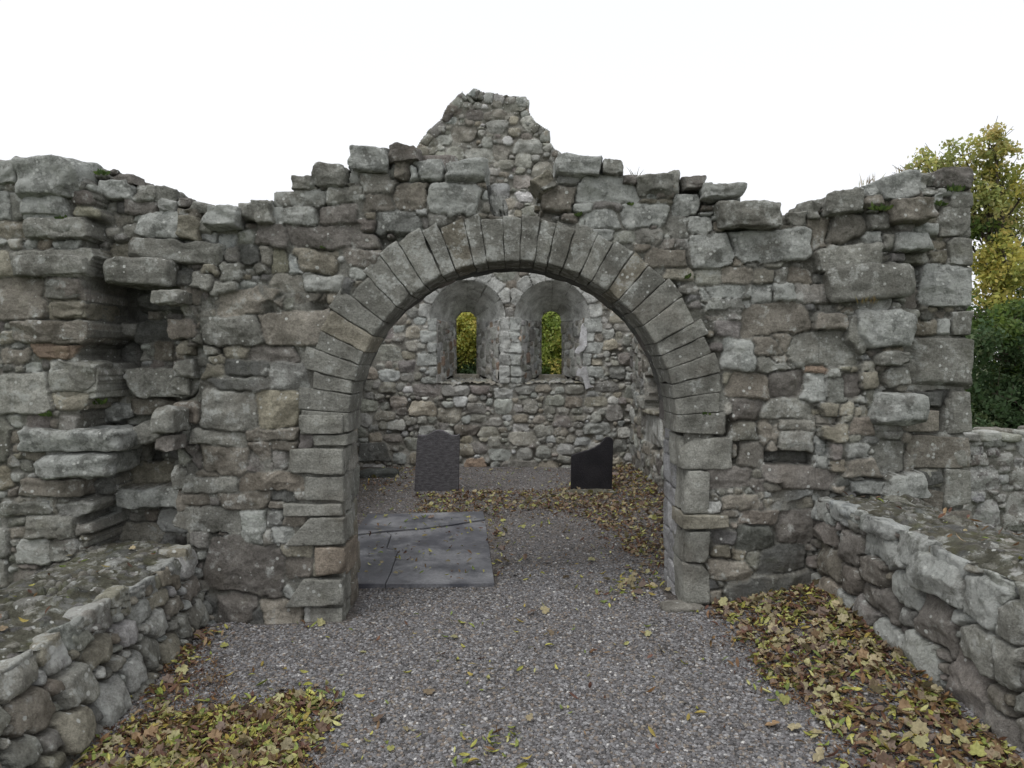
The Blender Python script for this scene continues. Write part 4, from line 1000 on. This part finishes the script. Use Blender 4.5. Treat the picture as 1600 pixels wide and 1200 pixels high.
# ================================================================== LOOSE GROUND COVER
# pebbles on the near gravel
rs = np.random.RandomState(4)
ico_v = []
ph = (1 + 5 ** .5) / 2
for a, b in ((1, ph), (-1, ph), (1, -ph), (-1, -ph)): ico_v += [(0, a, b), (a, b, 0), (b, 0, a)]
ico_v = np.array(ico_v) / math.hypot(1, ph)
from itertools import combinations
ico_f = [c for c in combinations(range(12), 3) if all(abs(np.linalg.norm(ico_v[i] - ico_v[j]) - 1.0514622) < 1e-3 for i, j in combinations(c, 2))]
ico_f = np.array([c if np.dot(np.cross(ico_v[c[1]] - ico_v[c[0]], ico_v[c[2]] - ico_v[c[0]]), ico_v[c[0]]) > 0 else (c[0], c[2], c[1]) for c in ico_f])
def rotz(n):
    a = rs.uniform(0, 2 * np.pi, n); return np.cos(a), np.sin(a)
def pebbles(n, xr, yr, s0, s1):
    x = rs.uniform(*xr, n); y = yr[0] + (yr[1] - yr[0]) * rs.uniform(0, 1, n) ** 1.4
    keep = (np.abs(x) < 1.95) & ~((y > YW - .05) & (y < YW + THK) & (np.abs(x) > 1.0)) & ~((x > -1.25) & (x < -.1) & (y > 4.95) & (y < 7.3))
    x, y = x[keep], y[keep]; n = len(x)
    s = rs.uniform(s0, s1, n); sc = np.stack([s * rs.uniform(.7, 1.4, n), s * rs.uniform(.7, 1.3, n), s * rs.uniform(.4, .8, n)], -1)
    V = ico_v[None] * (1 + rs.uniform(-.22, .22, (n, 12, 1))) * sc[:, None]
    c, q = rotz(n); X = V[..., 0] * c[:, None] - V[..., 1] * q[:, None]; Y = V[..., 0] * q[:, None] + V[..., 1] * c[:, None]
    V = np.stack([X + x[:, None], Y + y[:, None], V[..., 2] + (gz(x, y) + s * .18)[:, None]], -1)
    Fc = (ico_f[None] + (np.arange(n) * 12)[:, None, None]).reshape(-1, 3)
    pal = np.array([(.125,.122,.124),(.17,.167,.170),(.225,.222,.226),(.30,.297,.30),(.20,.168,.142),(.075,.073,.074),(.48,.47,.45),(.16,.152,.155),(.25,.222,.185)])
    pc = pal[rs.choice(9, n, p=[.2,.2,.16,.08,.1,.12,.015,.095,.03])] * rs.uniform(.85, 1.15, (n, 1))
    C = np.repeat(np.concatenate([pc * (.98, .975, .97), np.ones((n, 1))], 1), 12, 0)
    return V.reshape(-1, 3), Fc, C
V1, F1, C1 = pebbles(95000, (-2, 2), (2.3, 5.4), .004, .0105)
V2, F2, C2 = pebbles(26000, (-2, 2), (5.0, 10.4), .005, .011)
tag(make_mesh('gravel', np.concatenate([V1, V2]), np.concatenate([F1, F2 + len(V1)]), M_PEB, np.concatenate([C1, C2]), smooth=False), 'loose grey gravel chips over the floor', 'gravel', kind='stuff')

# leaves
def leaflet_t():
    v = []; L = [(-1, .0), (-.55, .26), (0, .34), (.5, .25), (1, .0)]
    for x, w_ in L: v += [(x, -w_, .12 * w_ / .34), (x, 0, -.04), (x, w_, .12 * w_ / .34)]
    v = np.array(v); f = []
    for i in range(4):
        for j in (0, 1): f.append((i * 3 + j, i * 3 + 3 + j, i * 3 + 4 + j, i * 3 + 1 + j))
    return v, np.array(f)
def maple_t():
    v = [(0, 0, 0)]; k = [1, .55, .85, .5, .95, .45, .8, .35, .25, .35, .8, .45, .95, .5, .85, .55]
    n = 16
    for i in range(n):
        a = 2 * math.pi * i / n; r = [1.0, .72, .88, .62, .82, .66, .60, .42, .15, .42, .60, .66, .82, .62, .88, .72][i]
        v.append((r * math.cos(a), r * math.sin(a), .13 * math.sin(a * 2.5 + .5) * r + .1 * r))
    f = [(0, 1 + i, 1 + (i + 1) % n) for i in range(n)]
    return np.array(v), np.array(f)
LEAFPAL_Y = np.array([(.30,.30,.07),(.40,.38,.10),(.22,.26,.06),(.33,.26,.07),(.17,.22,.06),(.44,.43,.18)])
LEAFPAL_B = np.array([(.17,.095,.04),(.12,.06,.035),(.22,.14,.07),(.26,.18,.10),(.09,.05,.035),(.19,.11,.06),(.14,.07,.05)])
LEAFPAL_M = np.array([(.34,.32,.16),(.36,.30,.18),(.27,.23,.13),(.22,.17,.11),(.24,.16,.09),(.20,.15,.12),(.30,.30,.10),(.30,.26,.16),(.16,.11,.08)])
def leaves(x, y, z, size, tmpl, pal, tilt):
    tv, tf = tmpl; n = len(x)
    P0 = tv[None] * size[:, None, None]
    P0[..., 2] *= rs.uniform(-.6, 2.2, n)[:, None]
    P0[..., 2] += (rs.uniform(-.25, .5, n) / size)[:, None] * (P0[..., 0] ** 2)
    ax, ay = rs.normal(0, tilt, n), rs.normal(0, tilt, n)
    ca, sa = np.cos(ax)[:, None], np.sin(ax)[:, None]
    Y_ = P0[..., 1] * ca - P0[..., 2] * sa; Z_ = P0[..., 1] * sa + P0[..., 2] * ca; X_ = P0[..., 0]
    cb, sb = np.cos(ay)[:, None], np.sin(ay)[:, None]
    X2 = X_ * cb + Z_ * sb; Z2 = -X_ * sb + Z_ * cb
    c, q = rotz(n); c = c[:, None]; q = q[:, None]
    V = np.stack([X2 * c - Y_ * q + x[:, None], X2 * q + Y_ * c + y[:, None], Z2 - Z2.min(1, keepdims=True) * .8 + z[:, None]], -1)
    k = len(tv); Fc = (tf[None] + (np.arange(n) * k)[:, None, None]).reshape(-1, tf.shape[1])
    pc = pal[rs.randint(len(pal), size=n)] * rs.uniform(.75, 1.2, (n, 1))
    C = np.repeat(np.concatenate([pc, np.ones((n, 1))], 1), k, 0)
    return V.reshape(-1, 3), Fc, C
LT, MT = leaflet_t(), maple_t()
def litter(label, spots, mixp, pilez, name='leaf_litter'):
    """spots: function(n) -> x, y candidates"""
    x, y = spots
    n = len(x); k = rs.uniform(0, 1, n)
    Vs, Fq, Ft, Cs, off = [], [], [], [], 0
    for sel, tm, pal, s0, s1, tilt in ((k < mixp[0], LT, LEAFPAL_Y, .010, .032, .35), ((k >= mixp[0]) & (k < mixp[0] + mixp[1]), LT, LEAFPAL_B, .009, .030, .45), (k >= mixp[0] + mixp[1], MT, LEAFPAL_M, .012, .044, .4)):
        xx, yy = x[sel], y[sel]; m = len(xx)
        if m == 0: continue
        z = gz(xx, yy) + .006 + rs.uniform(0, 1, m) * pilez
        V, Fc, C = leaves(xx, yy, z, rs.uniform(s0, s1, m), tm, pal, tilt)
        (Fq if Fc.shape[1] == 4 else Ft).append(Fc + off); Vs.append(V); Cs.append(C); off += len(V)
    fs = []
    if Fq: fs.append(np.concatenate(Fq))
    if Ft: fs.append(np.concatenate(Ft))
    o = make_mesh(name, np.concatenate(Vs), fs, M_LEAF, np.concatenate(Cs), smooth=False)
    return tag(o, label, 'leaves', kind='stuff')
def in_px_poly(poly, n, jit=.03):
    g = [PZ(px, py, .0) for px, py in poly]; xs = [p[0] for p in g]; ys = [p[1] for p in g]
    X = rs.uniform(min(xs), max(xs), n); Y = rs.uniform(min(ys), max(ys), n)
    m = inpoly(X + .10 * vn(X * 6, Y * 6, seed=2), Y + .10 * vn(X * 6, Y * 6, seed=12), g)
    # thin out in patches
    dn = vn(X * 5, Y * 5, seed=77) * .5 + .5
    m &= rs.uniform(0, 1, n) < .15 + dn * 1.1
    X, Y = X[m], Y[m]; k = rs.uniform(0, 1, len(X)) < .38
    X = X + k * rs.normal(0, jit * 2.6, len(X)); Y = Y + k * rs.normal(0, jit * 2.6, len(X))
    ok = np.abs(X) < 1.88
    return X[ok], Y[ok]
litter('drift of brown and yellow leaves piled against the right low wall', in_px_poly([(1115,965),(1150,940),(1290,925),(1600,1180),(1640,1330),(1330,1330),(1285,1150),(1180,1040)], 11000), (.26, .48), .016)
litter('patch of yellow green leaves on the gravel beside the left low wall', in_px_poly([(150,1170),(230,1110),(350,1100),(440,1075),(520,1095),(505,1150),(430,1290),(20,1330)], 9000), (.46, .42), .010)
litter('band of brown leaves drifted behind the slab, in front of the two headstones', in_px_poly([(655,775),(760,768),(870,770),(960,725),(1000,725),(1045,790),(1050,880),(1015,905),(985,870),(930,815),(860,800),(760,800),(650,800)], 22000), (.16, .64), .012)
litter('thin brown leaves along the foot of the gable wall behind the left pier', in_px_poly([(556,722),(650,722),(650,760),(600,775),(556,760)], 900), (.1, .75), .008)
sx = np.concatenate([rs.uniform(-1.9, 1.9, 330), rs.uniform(-1.6, 1.7, 700)]); sy = np.concatenate([rs.uniform(2.3, 4.5, 330), rs.uniform(5.0, 10.2, 700)])
litter('single leaves scattered loosely over the open gravel and slab', (sx, sy), (.5, .36), .01)
lx, ly = in_px_poly([(225,1115),(310,985),(340,975),(350,985),(290,1050),(260,1110)], 900); 
litter('narrow strip of leaves at the foot of the left low wall', (lx, ly), (.28, .6), .015)
lx, ly = in_px_poly([(757,800),(785,800),(800,860),(790,905),(772,900)], 350)
litter('leaves caught along the right edge of the dark slab', (lx, ly), (.3, .6), .01)
lx, ly = in_px_poly([(930,930),(990,900),(1025,905),(1035,940),(990,955)], 300)
litter('leaves beside the foot of the right jamb under the arch', (lx, ly), (.5, .3), .01)

def mould(label, xy, s0=.005, s1=.014):
    x, y = xy; V, Fc, C = leaves(x, y, gz(x, y) + .003 + rs.uniform(0, .012, len(x)), rs.uniform(s0, s1, len(x)), LT, LEAFPAL_B * .8, .5)
    tag(make_mesh('leaf_mould', V, Fc, M_LEAF, C, smooth=False), label, 'leaf mould', kind='stuff')
mould('dark brown crumbled leaf bits beneath the drift by the right low wall', in_px_poly([(1100,965),(1150,940),(1290,925),(1600,1180),(1640,1330),(1310,1330),(1270,1150),(1160,1040)], 9000))
mould('dark brown crumbled leaf bits around the patch by the left low wall', in_px_poly([(110,1190),(230,1090),(300,1000),(340,1010),(350,1090),(450,1065),(540,1090),(520,1160),(440,1290),(0,1330)], 9000))
mould('dark brown crumbled leaf bits inside, between the slab and the headstones', in_px_poly([(640,770),(760,765),(870,765),(960,722),(1000,722),(1048,790),(1052,890),(1010,910),(960,870),(860,808),(650,805)], 9000, .03), .006, .016)
lx, ly = in_px_poly([(712,1165),(745,1150),(800,1140),(810,1165),(790,1185),(720,1195)], 130)
litter('cluster of fresh green and yellow leaflets on the gravel at the bottom centre', (lx, ly), (.92, .05), .01)
gz0 = gz
gz = lambda x, y: np.full(np.shape(x), .018)
lx, ly = in_px_poly([(580,806),(750,804),(765,905),(560,905)], 420, .01)
litter('few small leaves lying on the dark cracked slab', (lx[:110], ly[:110]), (.6, .3), .002)
gz = gz0
# a few leaves and crumbs lying on top of the low walls
gz_floor = gz
gz = lambda x, y: np.where(np.asarray(x) < 0, .455, .765) + 0 * np.asarray(y)
a_ = rs.uniform(1.5, 4.3, 150); litter('few leaves fallen on the tops of the two low walls', (np.concatenate([rs.uniform(-2.55, -2.05, 90), rs.uniform(2.0, 2.4, 60)]), a_), (.3, .55), .004)
gz = gz_floor

# ================================================================== TREES AND BUSHES
def tube(pl, pts, r0, r1, col, n=7):
    pts = [np.array(p, float) for p in pts]; V = []; m = len(pts)
    for i, p in enumerate(pts):
        d = pts[min(i + 1, m - 1)] - pts[max(i - 1, 0)]; d /= np.linalg.norm(d)
        u = np.cross(d, [0.3, 1, .1]); u /= np.linalg.norm(u); v = np.cross(d, u); r = r0 + (r1 - r0) * i / (m - 1)
        for k in range(n):
            a = 2 * math.pi * k / n; V.append(p + (u * math.cos(a) + v * math.sin(a)) * r)
    f = [(i * n + k, i * n + (k + 1) % n, (i + 1) * n + (k + 1) % n, (i + 1) * n + k) for i in range(m - 1) for k in range(n)]
    pl.add(np.array(V), np.array(f), col)
def foliage(clumps, size, seed):
    """clumps: (x, y, z, r, count, palette, sparse)"""
    r = np.random.RandomState(seed); VV, CC = [], []
    for (x, y, z, rad, cnt, pal) in clumps:
        # little twigs' worth of leaves around sub-centres so that gaps and dark pockets form
        ns = max(3, cnt // 26)
        d = r.normal(0, 1, (ns, 3)); d /= np.linalg.norm(d, axis=1)[:, None]
        sub = d * (r.uniform(.25, 1, (ns, 1)) ** .5) * rad * np.array([1, 1, .9])
        which = r.randint(ns, size=cnt)
        p = sub[which] + r.normal(0, rad * .13 + .03, (cnt, 3)) + np.array([x, y, z])
        a = r.normal(0, 1, (cnt, 3)); a /= np.linalg.norm(a, axis=1)[:, None]
        b = np.cross(a, r.normal(0, 1, (cnt, 3))); b /= np.linalg.norm(b, axis=1)[:, None]
        s = r.uniform(.6, 1.3, (cnt, 1)) * size
        q = np.stack([p - a * s, p + b * s * .55, p + a * s, p - b * s * .55], 1)
        pal = np.array(pal); c = pal[r.randint(len(pal), size=ns)][which] * .6 + pal[r.randint(len(pal), size=cnt)] * .4
        c = c * r.uniform(.8, 1.2, (cnt, 1))
        VV.append(q.reshape(-1, 3)); CC.append(np.repeat(np.concatenate([c, np.ones((cnt, 1))], 1), 4, 0))
    V = np.concatenate(VV); return V, np.arange(len(V)).reshape(-1, 4), np.concatenate(CC)
GRN = [(.12,.18,.05),(.08,.14,.04),(.17,.23,.05),(.06,.10,.03)]
DGR = [(.07,.12,.05),(.09,.15,.07),(.045,.08,.03),(.12,.18,.09),(.11,.14,.06)]
YEL = [(.60,.54,.14),(.48,.48,.13),(.36,.40,.11),(.62,.50,.16),(.22,.27,.08)]
MIXP = [(.42,.45,.16),(.54,.53,.17),(.28,.34,.12),(.56,.45,.18),(.36,.40,.17)]
def tree(name, base, clumps, size, seed, label, cat, trunk_r, bark=(.09, .075, .06, 1), group=None):
    e = empty(name, base, label, cat, group)
    V, Fc, C = foliage(clumps, size, seed); o = make_mesh('crown', V, Fc, M_FOL, C, smooth=False); under(o, e)
    pl = Pile(); rr = random.Random(seed); cs = [np.array(c[:3]) for c in clumps]
    mean = sum(cs) / len(cs); zt = max(c[2] for c in cs); b = np.array(base)
    top = np.array([mean[0], mean[1], b[2] + (zt - b[2]) * .93])
    tr = [b + (top - b) * t + np.array([rr.uniform(-.1, .1), rr.uniform(-.1, .1), 0]) * (1 if 0 < t < 1 else 0) for t in (0, .12, .3, .5, .7, .86, 1)]
    tr[0] = tr[0] - np.array([0, 0, .1])
    tube(pl, tr, trunk_r, trunk_r * .2, bark, 9)
    for c in cs:
        t = min(max((c[2] - b[2]) / (top[2] - b[2]) - .28, .12), .85); s = b + (top - b) * t
        mid = (s + c) / 2 + np.array([rr.uniform(-.15, .15), rr.uniform(-.15, .15), .15])
        tube(pl, [s, mid, c], trunk_r * .32, trunk_r * .06, bark, 5)
        for _ in range(6):
            d = np.array([rr.gauss(0, 1) for _ in range(3)]); d /= np.linalg.norm(d); d[2] = abs(d[2])
            tube(pl, [mid + (c - mid) * rr.random(), c + d * .45], trunk_r * .09, trunk_r * .03, bark, 3)
    under(pl.build('trunk', M_BARK), e)
    return e
def cl(px, py, Y, rpx, cnt, pal, dy=0):
    if Y > 14 and Y < 16: cnt = int(cnt * .85)
    x, z = PY(px, py, Y); return (x, Y + dy, z, rpx * Y / F, cnt, pal)
YT = 15.0
tc = [cl(1448,258,YT,24,300,MIXP), cl(1478,262,YT,26,430,MIXP,.4), cl(1504,240,YT,28,560,MIXP), cl(1540,232,YT,24,520,MIXP,-.3), cl(1566,252,YT,26,520,MIXP), cl(1525,270,YT,34,800,MIXP,.3),
      cl(1570,290,YT,34,900,YEL), cl(1545,320,YT,34,800,MIXP), cl(1608,290,YT,34,600,MIXP), cl(1600,340,YT,34,480,MIXP,.4), cl(1535,365,YT,26,350,GRN), cl(1570,350,YT,30,650,MIXP,.4), cl(1600,395,YT,22,160,DGR,.4),
      cl(1545,395,YT,28,620,YEL,-.4), cl(1552,430,YT,34,1100,YEL,-.4), cl(1535,460,YT,32,900,YEL,-.4), cl(1585,450,YT,28,330,MIXP), cl(1620,440,YT,34,420,GRN), cl(1575,480,YT,34,800,GRN),
      cl(1650,320,YT,50,1300,MIXP,.6), cl(1680,400,YT,60,1600,GRN,.6), cl(1500,400,YT,40,900,MIXP,.6), cl(1528,350,YT,24,500,MIXP,.2), cl(1530,410,YT,24,600,YEL,-.2), cl(1524,300,YT,24,500,MIXP), cl(1430,275,YT,16,120,MIXP), cl(1420,268,YT,14,60,MIXP), cl(1545,216,YT,12,80,MIXP), cl(1500,330,YT,35,600,MIXP,.6), cl(1530,520,YT,40,900,GRN), cl(1600,520,YT,44,1000,GRN), cl(1670,500,YT,60,1500,GRN)]
bx = PY(1590, 700, YT)[0]
tree('autumn_tree', (bx, YT, -.16), tc, .055, 5, 'tall autumn tree with yellow and green leaves, sky showing through, behind the squared wall end', 'tree', .14)
YBU = 12.0
bc = []
rr = random.Random(8)
for i in range(46):
    px = rr.uniform(1500, 1760); py = rr.uniform(520, 730)
    bc.append(cl(px, py, YBU + rr.uniform(-.5, .9), rr.uniform(26, 40), 620, DGR if rr.random() < .8 else GRN, 0))
for i in range(34): bc.append(cl(rr.uniform(1490, 1760), rr.uniform(655, 735), YBU + rr.uniform(-.6, .5), 34, 900, DGR))
for i in range(10): bc.append(cl(rr.uniform(1500, 1740), rr.uniform(488, 520), YBU + rr.uniform(0, .8), 28, 420, GRN if i % 2 else DGR))
tree('evergreen_bush', (PY(1620, 700, YBU)[0], YBU, -.16), bc, .048, 6, 'dense dark green bush above the boundary wall, below the autumn tree', 'bush', .09)
YL = 17.5
YLB = [(.72,.66,.18),(.62,.60,.16),(.48,.52,.14),(.72,.58,.18),(.30,.36,.10)]
c1 = []
for i in range(90):
    px = rr.uniform(650, 790); py = rr.uniform(478, 640)
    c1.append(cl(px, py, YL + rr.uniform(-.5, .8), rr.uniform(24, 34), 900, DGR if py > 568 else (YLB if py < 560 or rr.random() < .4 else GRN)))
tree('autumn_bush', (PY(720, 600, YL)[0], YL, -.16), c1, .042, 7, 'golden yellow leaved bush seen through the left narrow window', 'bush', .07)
c2 = []
YG = [(.58,.66,.18),(.44,.56,.15),(.66,.70,.24),(.28,.38,.10),(.14,.22,.07)]
for i in range(90):
    px = rr.uniform(820, 930); py = rr.uniform(478, 640)
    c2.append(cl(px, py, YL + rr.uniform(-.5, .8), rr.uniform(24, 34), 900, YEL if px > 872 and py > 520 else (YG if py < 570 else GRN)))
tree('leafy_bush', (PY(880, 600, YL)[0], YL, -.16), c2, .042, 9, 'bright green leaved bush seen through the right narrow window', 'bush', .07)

# small plants rooted in the masonry
def wall_plant(px, py, fwd, hgt, spread, n, pal, label, seed, blade=False, Y=YW, cat='plant'):
    x, z = PY(px, py, Y); r = np.random.RandomState(seed); VV, CC, FF = [], [], []
    y0 = Y - fwd
    for i in range(n):
        a = r.uniform(0, 2 * np.pi); tilt = r.uniform(.1, 1.1) * (1 if not blade else .6)
        d = np.array([math.cos(a) * math.sin(tilt), -abs(math.sin(a)) * math.sin(tilt) * .8, math.cos(tilt)])
        L = hgt * r.uniform(.5, 1.1); side = np.cross(d, [0, 1, 0.01]); side /= np.linalg.norm(side)
        w_ = (.0022 if blade else .010) * r.uniform(.7, 1.3)
        s0 = np.array([r.uniform(-spread, spread), r.uniform(-.01, .03), 0])
        p = [s0, s0 + d * L * .5 + side * w_, s0 + d * L + np.array([0, 0, -L * .15]), s0 + d * L * .5 - side * w_]
        FF.append([len(VV) * 4 + k for k in range(4)]); VV.append(p)
        c = np.array(pal[r.randint(len(pal))]) * r.uniform(.8, 1.2); CC += [list(c) + [1]] * 4
    o = make_mesh('wall_plant', np.array(VV).reshape(-1, 3), np.array(FF), M_FOL, np.array(CC), smooth=False)
    o.location = (x, y0, z); return tag(o, label, cat, 'small plants rooted in the masonry')
FERN = [(.09,.14,.04),(.13,.19,.05),(.06,.10,.03)]
DRY = [(.34,.25,.10),(.30,.28,.12),(.22,.16,.08)]
for i, a in enumerate([
 (163,276,.05,.05,.03,16,FERN,'tiny green plant in the top of the left stub under the purple cap stone',False),
 (135,320,.06,.05,.04,18,FERN,'small green moss tuft below the large pale tilted block',False),
 (118,349,.12,.04,.03,12,FERN,'green moss speck at the right end of the upper left squared stones',False),
 (160,632,.04,.07,.03,14,FERN,'bright green tuft beside the dark recess above the low mossy wall',False),
 (98,648,.14,.05,.03,14,FERN,'yellow green tuft between two joints under the big left block',False),
 (1365,333,.08,.06,.05,18,FERN,'green tuft under the top stones of the right stub',False),
 (1492,300,.02,.06,.05,20,FERN,'green moss tuft near the top right corner block',False),
 (1475,320,-.02,.05,.03,12,FERN,'small green plant in a joint beside the uppermost squared block',False),
 (1340,478,.12,.08,.05,16,DRY,'thin dry grass in the joint below the long sloping block',True),
 (1426,272,-.10,.11,.04,26,DRY,'dry yellow weed on top of the right stub',True),
 (1373,288,-.12,.13,.05,22,DRY,'pale yellow weed behind the big sloping top stone of the right stub',True),
 (1345,308,-.10,.09,.06,24,DRY,'low brown grass on the stepped top of the right stub',True),
 (500,388,.0,.03,.03,12,FERN,'green moss line over the joint left of the arch ring',False),
 (1072,436,.0,.05,.02,12,FERN,'small green plant in a joint just outside the arch ring, upper right',False),
 (985,320,.0,.03,.02,10,FERN,'tiny moss tuft under the long pale stone right of the crown',False),
 (900,338,.0,.035,.03,14,FERN,'moss cushion on the joint above the arch ring just right of the crown',False),
 (1105,648,.0,.03,.03,12,FERN,'moss line on top of the squared stone at the right springing',False),
 (1000,276,-.15,.17,.01,9,[(.12,.13,.06),(.2,.2,.1)],'thin weed stalk standing on the wall top right of the crown',True),
 ]):
    wall_plant(a[0], a[1], a[2], a[3], a[4], a[5], a[6], a[7], 40 + i, a[8])
